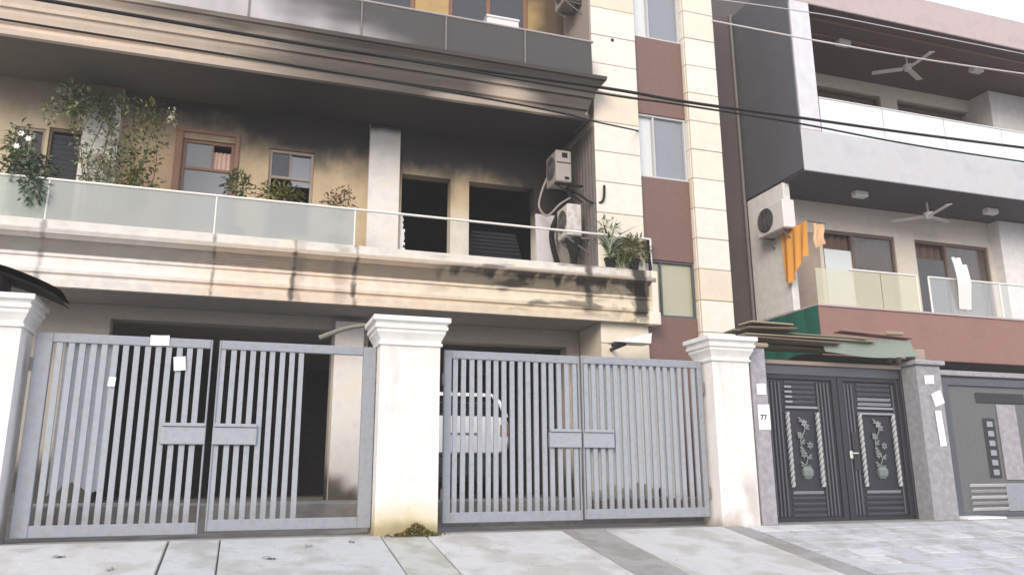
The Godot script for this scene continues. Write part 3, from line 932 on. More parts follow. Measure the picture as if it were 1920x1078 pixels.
# ---------------------------------------------------------------- clad stair tower (part of the same block)
func build_tower_side() -> void:
	var h := thing("stair_tower", "tall stair tower with two cream stone clad piers and brown panels between them", "tower")
	var core := MB.new()
	core.bx(5.24, 6.05, 0, 10.7, -3.4, -1.775)
	core.bx(7.07, 7.66, 0, 10.7, -3.4, -1.775)
	core.bx(6.05, 7.07, 0, 10.7, -3.4, -2.05)
	part("core", core, M.grout, h)
	var cm := [M.cream, M.cream_b, M.cream_c]
	for q in [[5.23, 6.06, 0.0], [7.06, 7.67, 0.27]]:
		var y: float = -0.02 + q[2]
		while y < 10.5:
			var hh := 0.535
			var b := MB.new()
			var pr := rng.randf_range(0.0, 0.004)
			b.bx(q[0], q[1], y + 0.005, y + hh - 0.005, -1.78, -1.75 + pr, 0.006)
			part("cladding_panel", b, cm[rng.randi() % 3], h)
			if q[0] > 7:
				var b2 := MB.new()
				b2.bx(7.04, 7.06, y + 0.005, y + hh - 0.005, -2.05, -1.782, 0.004)
				part("cladding_panel", b2, cm[rng.randi() % 3], h)
			y += hh
	# brown panels and windows in the recess
	for q in [[0.0, 3.16], [4.11, 5.56], [6.72, 8.2]]:
		var b := MB.new()
		b.bx(6.065, 7.035, q[0], q[1], -2.05, -1.86, 0.008)
		part("brown_panel", b, M.brown, h)
	for q in [[3.16, 4.11], [5.56, 6.72], [8.2, 10.5]]:
		var fr := MB.new()
		fr.bx(6.065, 6.10, q[0], q[1], -2.0, -1.88, 0.004)
		fr.bx(7.0, 7.035, q[0], q[1], -2.0, -1.88, 0.004)
		fr.bx(6.10, 7.0, q[0], q[0] + 0.035, -2.0, -1.882, 0.004)
		fr.bx(6.10, 7.0, q[1] - 0.035, q[1], -2.0, -1.882, 0.004)
		fr.bx(6.395, 6.425, q[0] + 0.035, q[1] - 0.035, -2.0, -1.884, 0.004)
		var w := part("window", fr, M.slate_mid if q[0] < 4 else M.lav, h)
		var p1 := MB.new()
		p1.bx(6.10, 6.395, q[0] + 0.035, q[1] - 0.035, -1.935, -1.93)
		part("pane", p1, M.yellowish if q[0] < 4 else M.clear, w)
		var p2 := MB.new()
		p2.bx(6.425, 7.0, q[0] + 0.035, q[1] - 0.035, -1.935, -1.93)
		part("pane", p2, M.yellowish if q[0] < 4 else M.pane, w)
		var bl := MB.new()
		bl.bx(6.11, 6.39, q[0] + 0.04, q[1] - 0.04, -1.965, -1.955)
		part("blind", bl, M.blind if q[0] > 4 else M.wood_pale, w)
		var bl2 := MB.new()
		bl2.bx(6.43, 6.99, q[0] + 0.04, q[1] - 0.04, -1.968, -1.958)
		part("blind", bl2, M.lav if q[0] > 4 else M.wood_grey, w)
	var vh := MB.new()
	vh.tube([Vector3(5.62, 7.95, -1.80), Vector3(5.62, 7.95, -1.735)], 0.028)
	part("vent_pipe", vh, M.black, h)
	# ribbed grey sheet on the tower's left flank, over the balcony
	var co := MB.new()
	co.sheet(func(u, v): return Vector3(5.218 - 0.016 * absf(sin(u * PI * 9.0)), lerpf(3.73, 6.3, v), lerpf(-2.9, -1.77, u)), 108, 1)
	part("ribbed_cladding", co, M.corr, h)
	var co2 := MB.new()
	co2.bx(5.205, 5.225, 7.0, 10.6, -2.9, -1.77)
	part("flank_panel", co2, M.ac_dirty, h)

# ---------------------------------------------------------------- neighbour house on the right
func build_right_house() -> void:
	var h := thing("neighbour_house", "modern house with maroon and pale grey balcony bands right of the stair tower", "house")
	var gw := MB.new()
	gw.bx(7.67, 9.5, 0, 14.0, -3.9, -3.4)
	part("gap_wall", gw, M.gapwall, h)
	var sh := MB.new()
	sh.bx(9.502, 10.6, 10.03, 14.0, -3.9, -3.402)
	part("stair_head", sh, M.gapwall, h)
	var pipe := MB.new()
	pipe.tube([Vector3(9.2, 2.6, -3.34), Vector3(9.2, 10.1, -3.34)], 0.03)
	part("drain_pipe", pipe, M.corr, h)
	# ground floor
	var g := MB.new()
	g.bx(9.5, 18, 0, 2.62, -3.4, -3.0)
	part("ground_floor_wall", g, M.garage_wall, h)
	# first-floor slab with maroon band
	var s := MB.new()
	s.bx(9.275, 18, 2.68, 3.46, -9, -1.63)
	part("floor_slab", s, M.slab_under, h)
	var f := MB.new()
	f.bx(9.265, 18, 2.62, 3.47, -1.63, -1.595, 0.01)
	part("maroon_band", f, M.maroon, h)
	var lip := MB.new()
	lip.bx(9.25, 18, 3.47, 3.51, -3.2, -1.575, 0.006)
	part("slab_lip", lip, M.pink, h)
	# first-floor walls
	var w := MB.new()
	w.wall(9.3, 15.25, 3.51, 5.96, -2.95, [[10.65, 12.46, 3.55, 5.40], [12.98, 14.98, 3.55, 5.40]], 0.15, plain(Color(0.70, 0.64, 0.57)), 0.6)
	part("front_wall", w, M.paint, h)
	var sw := MB.new()
	sw.bx(9.255, 9.40, 3.51, 5.95, -3.34, -2.22, 0.01)
	part("side_wall", sw, M.white, h)
	var dr := MB.new()
	dr.bx(9.95, 10.55, 3.55, 5.3, -2.95, -2.92, 0.008)
	part("door", dr, M.beige_d, h)
	for q in [[10.65, 12.46], [12.98, 14.98]]:
		var fr := MB.new()
		fr.bx(q[0], q[0] + 0.05, 3.55, 5.40, -3.05, -2.98, 0.005)
		fr.bx(q[1] - 0.05, q[1], 3.55, 5.40, -3.05, -2.98, 0.005)
		fr.bx(q[0] + 0.05, q[1] - 0.05, 5.34, 5.40, -3.05, -2.982, 0.005)
		var xm: float = lerpf(q[0], q[1], 0.42)
		fr.bx(xm - 0.03, xm + 0.03, 3.55, 5.34, -3.05, -2.984, 0.005)
		var wn := part("window", fr, M.curtain, h)
		var p1 := MB.new()
		p1.bx(q[0] + 0.05, xm - 0.03, 3.55, 5.02, -3.02, -3.014)
		part("pane", p1, M.milky if q[0] < 12 else M.pane_d, wn)
		var p2 := MB.new()
		p2.bx(xm + 0.03, q[1] - 0.05, 3.55, 5.34, -3.02, -3.014)
		part("pane", p2, M.brownpane, wn)
		var cu := MB.new()
		var x0: float = q[0] + 0.05
		var x1: float = q[1] - 0.05
		cu.sheet(func(u, v): return Vector3(lerpf(x0, x1, u), lerpf(3.55, 5.38, v), -3.12 - 0.03 * sin(u * 60.0)), 90, 1)
		part("curtain", cu, M.curtain, wn)
	# projecting bay on the far right
	var bay := MB.new()
	bay.bx(15.08, 18, 3.51, 5.95, -4, -2.7, 0.01)
	part("side_bay", bay, M.white, h)
	# soffit and slab under the second floor
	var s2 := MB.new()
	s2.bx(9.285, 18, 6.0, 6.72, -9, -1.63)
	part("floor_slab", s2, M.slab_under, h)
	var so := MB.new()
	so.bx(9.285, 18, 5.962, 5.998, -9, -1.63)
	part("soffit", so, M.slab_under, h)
	var f2 := MB.new()
	f2.bx(9.27, 18, 5.955, 6.76, -1.63, -1.595, 0.012)
	part("pale_band", f2, M.lav, h)
	# second-floor balustrade of milky glass
	var gx := [9.74, 11.2, 12.7, 14.2, 16.0]
	for i in gx.size() - 1:
		var b := MB.new()
		b.bx(gx[i] + 0.008, gx[i + 1] - 0.008, 6.765, 7.44, -1.62, -1.608)
		part("glass_panel", b, M.milky, h)
	var cr := MB.new()
	cr.bx(9.74, 18, 7.44, 7.465, -1.635, -1.593, 0.006)
	part("handrail", cr, M.white, h)
	var col := MB.new()
	col.bx(9.30, 9.73, 6.762, 9.42, -1.75, -1.60, 0.012)
	part("corner_column", col, M.lav_w, h)
	var sp := MB.new()
	sp.bx(9.262, 9.288, 6.0, 10.09, -3.38, -1.64)
	part("side_panel", sp, M.bluegrey, h)
	# second-floor wall with strip windows
	var w2 := MB.new()
	w2.wall(9.3, 16.3, 6.76, 9.44, -3.8, [[11.6, 13.42, 8.0, 9.12], [13.9, 16.1, 8.0, 9.12]], 0.2, plain(Color(0.80, 0.74, 0.62)), 0.6)
	part("upper_wall", w2, M.paint, h)
	for q in [[11.6, 13.42], [13.9, 16.1]]:
		var p := MB.new()
		p.bx(q[0], q[1], 8.0, 9.12, -3.99, -3.98)
		var wn := part("window", p, M.curtain, h)
		var fr := MB.new()
		fr.bx(q[0], q[0] + 0.05, 8.0, 9.12, -3.96, -3.88, 0.004)
		fr.bx(q[1] - 0.05, q[1], 8.0, 9.12, -3.96, -3.88, 0.004)
		fr.bx(q[0] + 0.05, q[1] - 0.05, 9.07, 9.12, -3.96, -3.882, 0.004)
		part("frame", fr, M.wood_brown, wn)
	var bay2 := MB.new()
	bay2.bx(16.05, 18, 6.76, 9.40, -4, -3.2, 0.01)
	part("side_bay", bay2, M.white, h)
	# roof
	var rf := MB.new()
	rf.bx(9.29, 18.5, 9.46, 10.02, -9, -1.63)
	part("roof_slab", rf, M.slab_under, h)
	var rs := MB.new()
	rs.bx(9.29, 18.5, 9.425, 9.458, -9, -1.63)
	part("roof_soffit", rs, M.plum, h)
	for z in [-2.0, -2.45]:
		var tr := MB.new()
		tr.bx(9.31, 18.4, 9.395, 9.424, z - 0.02, z + 0.02)
		part("soffit_trim", tr, M.wood, h)
	var rb := MB.new()
	rb.bx(9.27, 18.5, 9.40, 10.09, -1.63, -1.595, 0.012)
	part("pink_band", rb, M.pink, h)
	var bk := MB.new()
	bk.bx(9.3, 18, 0, 10, -9.4, -9.02)
	bk.bx(18.01, 18.2, 0, 10, -9.4, -1.7)
	part("rear_wall", bk, M.garage_wall, h)
	# first-floor balustrade
	for q in [[9.32, 10.72, 0], [10.74, 11.55, 0], [11.85, 12.55, 1], [12.56, 13.55, 1], [13.57, 15.2, 1]]:
		var b := MB.new()
		b.bx(q[0], q[1], 3.515, 4.17, -1.66, -1.65)
		part("glass_panel", b, M.yellowish if q[2] == 0 else M.clear, h)
	for q in [[10.05, 11.56], [11.84, 16.0]]:
		var r := MB.new()
		r.tube([Vector3(q[0], 4.19, -1.655), Vector3(q[1], 4.19, -1.655)], 0.02)
		part("handrail", r, M.rail, h)
	for x in [11.56, 11.84, 13.56]:
		var r := MB.new()
		r.tube([Vector3(x, 3.51, -1.655), Vector3(x, 4.19, -1.655)], 0.018)
		part("railing_post", r, M.rail, h)

# ---------------------------------------------------------------- gates and pillars
func pillar(cx: float, hx: float, hz: float, label: String, fc: Callable, zc := 0.0) -> void:
	var p := thing("gate_pillar", label, "pillar", Vector3(cx, 0, zc))
	var s := MB.new()
	var o := Vector3(cx, 0, zc)
	var fl := func(q: Vector3) -> Color: return fc.call(q + o)
	s.grid(Vector3(-hx, -0.03, hz), Vector3(hx * 2, 0, 0), Vector3(0, 2.17, 0), 24, 70, fl)
	s.grid(Vector3(-hx, -0.03, -hz), Vector3(0, 0, hz * 2), Vector3(0, 2.17, 0), 12, 70, fl)
	s.grid(Vector3(hx, -0.03, hz), Vector3(0, 0, -hz * 2), Vector3(0, 2.17, 0), 12, 70, fl)
	s.grid(Vector3(hx, -0.03, -hz), Vector3(-hx * 2, 0, 0), Vector3(0, 2.17, 0), 12, 20, fl)
	part("shaft", s, M.paint, p)
	var c := MB.new()
	c.stack(Vector3.ZERO, hx, hz, [[0.0, 2.12], [0.022, 2.125], [0.026, 2.15], [0.006, 2.165], [0.012, 2.19], [0.035, 2.24], [0.052, 2.27], [0.055, 2.30], [0.075, 2.315], [0.08, 2.35], [0.062, 2.36], [0.075, 2.385], [0.098, 2.395], [0.105, 2.405], [0.105, 2.45], [0.098, 2.458], [0.02, 2.462]])
	part("cap", c, M.white, p)

func gate_leaf(x0: float, x1: float, y0: float, y1: float, stile_l: float, stile_r: float, bars: Array, box_x: Array, label: String, sheet_x := []) -> Node3D:
	var g := thing("gate_leaf", label, "gate", Vector3(x0, 0, 0), "")
	var f := MB.new()
	f.t = Transform3D(Basis.IDENTITY, Vector3(-x0, 0, 0))
	f.bx(x0, x0 + stile_l, y0, y1, -0.03, 0.03, 0.006)
	f.bx(x1 - stile_r, x1, y0, y1, -0.03, 0.03, 0.006)
	f.bx(x0 + stile_l, x1 - stile_r, y1 - 0.10, y1, -0.028, 0.028, 0.006)
	f.bx(x0 + stile_l, x1 - stile_r, y0, y0 + 0.12, -0.028, 0.028, 0.006)
	part("frame", f, M.gate, g)
	var hgt := y1 - y0 - 0.2
	var bms := []
	for k in 4:
		var bs := MB.new()
		var sd := k * 7.3 + x0
		var fc := func(p: Vector3) -> Color:
			var n := nf.get_noise_2d(p.y * 120.0 + sd * 50.0, sd * 31.0)
			var lo := ss(-hgt * 0.5 + 0.30, -hgt * 0.5 + 0.02, p.y + n * 0.08)
			var o := Color(1, 1, 1).lerp(Color(0.62, 0.56, 0.50), 0.55 * lo)
			return Color(o.r, o.g, o.b)
		var w := 0.029
		var d := 0.015
		bs.grid(Vector3(-w, -hgt / 2, d), Vector3(w * 2, 0, 0), Vector3(0, hgt, 0), 1, 60, fc)
		bs.grid(Vector3(w, -hgt / 2, d), Vector3(0, 0, -d * 2), Vector3(0, hgt, 0), 1, 60, fc)
		bs.grid(Vector3(w, -hgt / 2, -d), Vector3(-w * 2, 0, 0), Vector3(0, hgt, 0), 1, 12, fc)
		bs.grid(Vector3(-w, -hgt / 2, -d), Vector3(0, 0, d * 2), Vector3(0, hgt, 0), 1, 60, fc)
		bms.append(bs.done())
	for x in bars:
		var o := inst("bar", bms[rng.randi() % 4], M.gate_b, g, Vector3(x - x0 + rng.randf_range(-0.004, 0.004), (y0 + y1 - 0.0) * 0.5 + 0.01, rng.randf_range(-0.002, 0.002)))
		o.rotation.z = rng.randf_range(-0.004, 0.004)
	for y in [0.42, 1.78]:
		var hx := x0 if stile_l > stile_r else x1
		var hg := MB.new()
		hg.t = Transform3D(Basis.IDENTITY, Vector3(hx - x0 + (-0.012 if hx == x0 else 0.012), y, 0))
		hg.tube([Vector3(0, -0.07, 0.022), Vector3(0, 0.07, 0.022)], 0.018, 8)
		part("hinge", hg, M.corr, g)
	if box_x.size() > 0:
		var b := MB.new()
		b.t = Transform3D(Basis.IDENTITY, Vector3(-x0, 0, 0))
		b.bx(box_x[0], box_x[1], 0.975, 1.16, -0.02, 0.05, 0.006)
		part("lock_plate", b, M.gate_b, g)
		var l := MB.new()
		l.t = Transform3D(Basis.IDENTITY, Vector3(-x0, 0, 0))
		l.bx(box_x[0] + 0.01, box_x[1] - 0.005, 1.163, 1.20, -0.02, 0.065, 0.006)
		part("lock_lip", l, M.gate_b, g)
	if sheet_x.size() > 0:
		var s := MB.new()
		s.t = Transform3D(Basis.IDENTITY, Vector3(-x0, 0, 0))
		var n := int((sheet_x[1] - sheet_x[0]) / 0.035)
		for k in n:
			var a: float = lerpf(sheet_x[0], sheet_x[1], float(k) / n)
			var b2: float = lerpf(sheet_x[0], sheet_x[1], float(k + 1) / n)
			var ya: float = 0.36 + 0.28 * absf(nf.get_noise_1d(a * 60.0)) + 0.10 * sin(a * 3.0)
			var yb: float = 0.36 + 0.28 * absf(nf.get_noise_1d(b2 * 60.0)) + 0.10 * sin(b2 * 3.0)
			var za: float = -0.05 - 0.008 * sin(a * 55.0)
			var zb: float = -0.05 - 0.008 * sin(b2 * 55.0)
			s.quad(Vector3(a, ya, za), Vector3(b2, yb, zb), Vector3(b2, y1 - 0.05, zb), Vector3(a, y1 - 0.05, za))
			s.quad(Vector3(b2, yb, zb - 0.004), Vector3(a, ya, za - 0.004), Vector3(a, y1 - 0.05, za - 0.004), Vector3(b2, y1 - 0.05, zb - 0.004))
		part("backing_sheet", s, M.sheet, g)
	return g

func smooth(pts: Array, n := 8) -> Array:
	var cv := []
	for i in pts.size() - 1:
		var p0: Vector3 = pts[maxi(i - 1, 0)]
		var p3: Vector3 = pts[mini(i + 2, pts.size() - 1)]
		for k in n: cv.append((pts[i] as Vector3).cubic_interpolate(pts[i + 1], p0, p3, float(k) / n))
	cv.append(pts[pts.size() - 1])
	return cv

func rangef(a: float, b: float, st: float) -> Array:
	var r := []
	while a <= b + 0.001:
		r.append(a)
		a += st
	return r

func build_gates() -> void:
	pillar(-2.54, 0.36, 0.25, "white pillar with moulded cap cut by the left edge, beside the left gate", c_far_left)
	pillar(1.835, 0.355, 0.25, "white pillar with moulded cap and mossy foot between the two grey gates", c_pillar)
	pillar(6.205, 0.285, 0.22, "white pillar with moulded cap and brown foot between grey gate and ornate gate", c_far_pillar)
	gate_leaf(-2.09, -0.35, 0.045, 2.12, 0.16, 0.02, rangef(-1.86, -0.40, 0.1065), [-0.80, -0.35], "grey barred gate leaf at far left with pale sheet behind its hinge side", [-1.82, -1.34])
	gate_leaf(-0.28, 1.47, 0.07, 2.12, 0.02, 0.15, rangef(-0.235, 0.64, 0.1065), [-0.28, 0.18], "grey barred gate leaf with bars missing beside the mossy white pillar")
	gate_leaf(2.30, 4.075, 0.10, 2.13, 0.09, 0.02, rangef(2.44, 4.02, 0.1045), [3.65, 4.075], "grey barred gate leaf in front of the parked white car")
	gate_leaf(4.105, 5.87, 0.11, 2.14, 0.02, 0.07, rangef(4.17, 5.77, 0.1045), [4.105, 4.53], "grey barred gate leaf backed by pale sheet, beside the brown-footed pillar", [4.14, 5.52])
	# narrow grey post next to the white pillar, wide post, second post
	var p := thing("gate_post", "narrow grey plastered post with papers against the right white pillar", "post", Vector3(6.73, 0, 0))
	var b := MB.new()
	b.bx(-0.125, 0.125, -0.08, 2.36, -0.3, 0.10, 0.012)
	part("shaft", b, M.postgrey, p)
	var c := MB.new()
	c.bx(-0.16, 0.17, 2.36, 2.42, -0.33, 0.14, 0.012)
	part("cap", c, M.wood_pale, p)
	var p2 := thing("gate_post", "wide grey plastered post with white papers right of the ornate gate", "post", Vector3(9.79, 0, -0.17))
	var b2 := MB.new()
	b2.bx(-0.23, 0.23, -0.12, 2.24, -0.22, 0.22, 0.015)
	part("shaft", b2, M.postgrey_b, p2)
	var c2 := MB.new()
	c2.bx(-0.27, 0.29, 2.24, 2.31, -0.25, 0.27, 0.012)
	part("cap", c2, M.postgrey, p2)
	var c3 := MB.new()
	c3.bx(-0.10, 0.10, 2.31, 2.50, -0.10, 0.10, 0.012)
	part("stub", c3, M.beige_d, p2)
	ornate_leaf(6.90, 8.345, true, "left leaf of the ornate black gate, next to the narrow grey post")
	ornate_leaf(8.365, 9.54, false, "right leaf of the ornate black gate, with the bright handle")
	# frame over the ornate gate
	var fr := thing("ornate_gate_surround", "dark steel frame with pale top bar around the ornate black gate", "frame", Vector3(8.2, 0, -0.3))
	var a := MB.new()
	a.bx(-1.3, 1.35, 2.20, 2.26, -0.05, 0.07, 0.008)
	part("top_bar", a, M.beige_d, fr)
	var a2 := MB.new()
	a2.bx(-1.3, 1.35, 2.06, 2.198, -0.02, 0.02, 0.004)
	part("head_panel", a2, M.slate_mid, fr)
	for x in [-1.33, 1.345]:
		var j := MB.new()
		j.bx(x - 0.02, x + 0.02, -0.05, 2.2, -0.05, 0.05, 0.006)
		part("jamb", j, M.slate, fr)
	grey_gate()

func c_far_left(p: Vector3) -> Color:
	var n := nz.get_noise_3d(p.x * 60.0, p.y * 60.0, p.z * 60.0)
	var o := Color(0.80, 0.78, 0.77) * (1.0 + 0.05 * n)
	o *= 1.0 - 0.10 * ss(0.05, 0.4, nf.get_noise_2d((p.x + p.z) * 110.0, p.y * 9.0)) * ss(0.6, 2.1, p.y)
	o = mixc(o, Color(0.42, 0.36, 0.27), 0.7 * ss(0.3, 0.0, p.y + n * 0.2))
	return Color(o.r, o.g, o.b)

func ornate_leaf(x0: float, x1: float, left: bool, label: String) -> void:
	var g := thing("ornate_gate_leaf", label, "gate", Vector3(x0, 0, -0.3))
	var w := x1 - x0
	var y0 := -0.03
	var y1 := 2.05
	var f := MB.new()
	f.bx(0, 0.09, y0, y1, -0.025, 0.025, 0.006)
	f.bx(w - 0.09, w, y0, y1, -0.025, 0.025, 0.006)
	f.bx(0.09, w - 0.09, y1 - 0.06, y1, -0.023, 0.023, 0.006)
	f.bx(0.09, w - 0.09, y0, y0 + 0.07, -0.023, 0.023, 0.006)
	part("frame", f, M.slate, g)
	var bk := MB.new()
	bk.bx(0.09, w - 0.09, y0 + 0.07, y1 - 0.06, -0.015, -0.008)
	part("back_plate", bk, M.slate, g)
	var a := 0.53 if left else 0.34
	var b := w - (0.40 if left else 0.22)
	# vertical reeds either side of the panel
	for q in [[0.12, a - 0.05], [b + 0.05, w - 0.12]]:
		var x: float = q[0]
		while x < q[1]:
			var r := MB.new()
			r.bx(x - 0.012, x + 0.012, y0 + 0.10, y1 - 0.10, -0.005, 0.02, 0.005)
			part("reed", r, M.slate_mid, g)
			x += 0.062
	# louvre slats above and below
	for k in 5:
		var s := MB.new()
		s.t = Transform3D(Basis(Vector3.RIGHT, 0.5), Vector3((a + b) * 0.5, 1.66 + 0.072 * k, 0.01))
		s.box(Vector3.ZERO, Vector3(b - a, 0.045, 0.012), 0.003)
		part("slat", s, M.slate_hi if k < 2 and not left else M.slate_mid, g)
		if left and k < 4:
			var w2 := MB.new()
			w2.bx(a - 0.02, a + 0.10, 1.65 + 0.072 * k, 1.68 + 0.072 * k, 0.02, 0.032)
			part("slat_end", w2, M.slate_hi, g)
	for k in 5:
		var s := MB.new()
		s.t = Transform3D(Basis(Vector3.RIGHT, 0.5), Vector3((a + b) * 0.5, 0.08 + 0.078 * k, 0.01))
		s.box(Vector3.ZERO, Vector3(b - a + (0.04 if k < 4 else 0.0), 0.042, 0.012), 0.003)
		part("slat", s, M.slate_hi if k == 4 else M.slate_mid, g)
	for y in ([1.585] if left else [1.60, 1.52]):
		var s := MB.new()
		s.bx(a - 0.02, b + 0.02, y - 0.017, y + 0.017, -0.005, 0.034, 0.006)
		part("rail", s, M.slate_hi, g)
	# twisted bars
	for x in [a, b]:
		var tb := MB.new()
		tb.twist(Vector3(x, 0.47, 0.022), 1.05, 0.046, 3.2)
		part("twisted_bar", tb, M.bead, g)
	# vase of flowers in relief: vase, stem, leaves, blossoms
	var cx := (a + b) * 0.5
	var vz := 0.004
	var va := MB.new()
	va.stack(Vector3(cx + 0.01, 0, vz), 0.05, 0.004, [[0.0, 0.58], [0.028, 0.63], [0.032, 0.70], [0.01, 0.75], [0.028, 0.775]])
	part("vase", va, M.motif, g)
	var stem := MB.new()
	var pts := []
	for k in 13: pts.append(Vector3(cx + 0.05 * sin(k * 0.75) - 0.02, 0.76 + k * 0.052, vz + 0.012))
	stem.tube(pts, 0.008, 6)
	part("stem", stem, M.motif, g)
	var lf := MB.new()
	for k in 7:
		var sd := 1.0 if k % 2 else -1.0
		var p: Vector3 = pts[mini(k * 2, 12)] + Vector3(0, 0, 0.004)
		lf.t = Transform3D(Basis(Vector3.BACK, -sd * 0.9), p)
		lf.box(Vector3(0, 0.05, 0), Vector3(0.028, 0.085, 0.008), 0.003)
		lf.t = Transform3D(Basis(Vector3.BACK, -sd * 1.5), p)
		lf.box(Vector3(0, 0.045, 0), Vector3(0.022, 0.06, 0.008), 0.003)
	part("leaves", lf, M.motif, g)
	for q in [Vector2(0.02, 1.36), Vector2(-0.06, 1.18), Vector2(0.09, 1.05), Vector2(-0.03, 0.92)]:
		var fl := MB.new()
		for k in 6:
			fl.t = Transform3D(Basis(Vector3.BACK, k * TAU / 6), Vector3(cx + q.x, q.y, vz + 0.016))
			fl.box(Vector3(0, 0.032, 0), Vector3(0.026, 0.045, 0.012), 0.005)
		part("blossom", fl, M.slate_hi if q.y > 1.3 else M.motif, g)
	if not left:
		var hd := MB.new()
		hd.bx(0.075, 0.125, 0.86, 0.98, 0.025, 0.06, 0.012)
		hd.tube([Vector3(0.10, 0.94, 0.06), Vector3(0.10, 0.94, 0.085), Vector3(0.19, 0.94, 0.085)], 0.011, 8)
		part("handle", hd, M.steel, g)
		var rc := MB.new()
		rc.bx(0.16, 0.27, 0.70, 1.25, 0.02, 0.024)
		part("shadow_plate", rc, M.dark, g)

func grey_gate() -> void:
	var g := thing("grey_sheet_gate", "grey sheet metal gate at the right edge with louvres and small square cutouts", "gate", Vector3(10.05, 0, -0.3))
	var f := MB.new()
	f.bx(0, 0.42, -0.02, 2.12, -0.03, 0.03, 0.006)
	f.bx(0.42, 3.2, 2.0, 2.12, -0.03, 0.028, 0.006)
	f.bx(0.42, 3.2, -0.02, 0.06, -0.03, 0.028, 0.006)
	f.bx(3.1, 3.2, 0.06, 2.0, -0.03, 0.03, 0.006)
	part("frame", f, M.slate_mid, g)
	var tb := MB.new()
	tb.bx(-0.05, 3.25, 2.15, 2.23, -0.06, 0.06, 0.008)
	part("top_bar", tb, M.postgrey, g)
	var bp := MB.new()
	bp.bx(0.42, 3.1, 0.06, 2.0, -0.02, -0.006)
	part("sheet", bp, M.gate_grey, g)
	var lp := MB.new()
	lp.bx(1.38, 1.78, 0.55, 1.72, -0.004, 0.012, 0.005)
	part("pale_panel", lp, M.postgrey, g)
	var lb := MB.new()
	lb.bx(1.34, 3.0, 0.08, 0.50, -0.004, 0.012, 0.005)
	part("pale_panel", lb, M.gate, g)
	var dk := MB.new()
	dk.bx(1.06, 1.30, 0.58, 1.50, -0.004, 0.006, 0.003)
	part("dark_strip", dk, M.dark, g)
	for k in 6:
		var s := MB.new()
		s.bx(1.12, 1.24, 0.62 + 0.148 * k, 0.71 + 0.148 * k, 0.007, 0.024, 0.008)
		part("square", s, M.slate_hi, g)
	for k in 5:
		var s := MB.new()
		s.t = Transform3D(Basis(Vector3.RIGHT, 0.5), Vector3(0.97, 0.12 + 0.088 * k, 0.01))
		s.box(Vector3.ZERO, Vector3(0.72, 0.05, 0.012), 0.003)
		part("slat", s, M.postgrey if k % 2 else M.lav, g)
	var top := MB.new()
	top.bx(0.98, 2.0, 1.74, 1.90, -0.004, 0.01, 0.004)
	part("dark_strip", top, M.dark, g)

# ---------------------------------------------------------------- loose things
func ac_unit(at: Vector3, yaw: float, sz: Vector3, label: String, m: Material, burnt := false, brackets := true) -> Node3D:
	# front (fan) looks to +z of the unit; sz = width, height, depth
	var o := thing("air_conditioner", label, "air conditioner", at)
	o.rotation.y = yaw
	var b := MB.new()
	b.box(Vector3(0, sz.y * 0.5, 0), sz, 0.018)
	part("casing", b, m, o)
	var r := minf(sz.x, sz.y) * 0.42
	var cx := -sz.x * 0.5 + r + 0.05
	if sz.x < sz.y * 1.1: cx = 0.0
	var c := Vector3(cx, sz.y * 0.52, sz.z * 0.5)
	var d := MB.new()
	d.tube([c + Vector3(0, 0, -0.02), c + Vector3(0, 0, 0.003)], r, 28)
	part("fan_opening", d, M.dark, o)
	var gr := MB.new()
	for k in 5:
		var pts := []
		var rr := r * (k + 1) / 5.0
		for j in 25: pts.append(c + Vector3(cos(TAU * j / 24) * rr, sin(TAU * j / 24) * rr, 0.012))
		gr.tube(pts, 0.004, 5)
	for k in 8:
		gr.tube([c + Vector3(0, 0, 0.014), c + Vector3(cos(TAU * k / 8) * r, sin(TAU * k / 8) * r, 0.012)], 0.003, 5)
	part("fan_guard", gr, M.corr, o)
	if burnt:
		var hl := MB.new()
		hl.box(Vector3(sz.x * 0.5, sz.y * 0.84, -0.02), Vector3(0.012, 0.09, 0.10), 0.005)
		hl.box(Vector3(sz.x * 0.5, sz.y * 0.12, -0.05), Vector3(0.014, 0.05, 0.08), 0.005)
		hl.box(Vector3(sz.x * 0.5, sz.y * 0.60, 0.0), Vector3(0.010, 0.02, sz.z * 0.9), 0.003)
		part("burn_hole", hl, M.black, o)
	if brackets:
		for x in [-sz.x * 0.35, sz.x * 0.35]:
			var br := MB.new()
			br.bx(x - 0.02, x + 0.02, -0.035, -0.002, -sz.z * 0.5 - 0.22, sz.z * 0.5, 0.004)
			br.tube([Vector3(x, -0.03, sz.z * 0.4), Vector3(x, -0.3, -sz.z * 0.5 - 0.2)], 0.014, 6)
			part("bracket", br, M.char if burnt else M.corr, o)
	return o

func board(x0: float, x1: float, y: float, z: float, w: float, th: float, yaw: float, tilt: float, m: Material, label: String) -> void:
	var o := thing("board", label, "board", Vector3((x0 + x1) * 0.5, y, z), "loose boards piled above the ornate gate")
	var b := MB.new()
	b.t = Transform3D(Basis(Vector3.UP, yaw) * Basis(Vector3.BACK, tilt), Vector3.ZERO)
	b.box(Vector3(0, th * 0.5, 0), Vector3(x1 - x0, th, w), 0.006)
	part("plank", b, m, o)

func paper(x: float, y: float, z: float, w: float, h: float, tilt: float, called: String, label: String) -> Node3D:
	var o := thing(called, label, "paper", Vector3(x, y, z), "papers pasted on gates and posts")
	var b := MB.new()
	b.t = Transform3D(Basis(Vector3.BACK, tilt), Vector3.ZERO)
	b.sheet(func(u, v): return Vector3((u - 0.5) * w, (v - 0.5) * h, 0.004 + 0.012 * pow(absf(u - 0.5) * 2.0, 3.0) * v), 8, 6)
	part("sheet", b, M.paper, o)
	return o

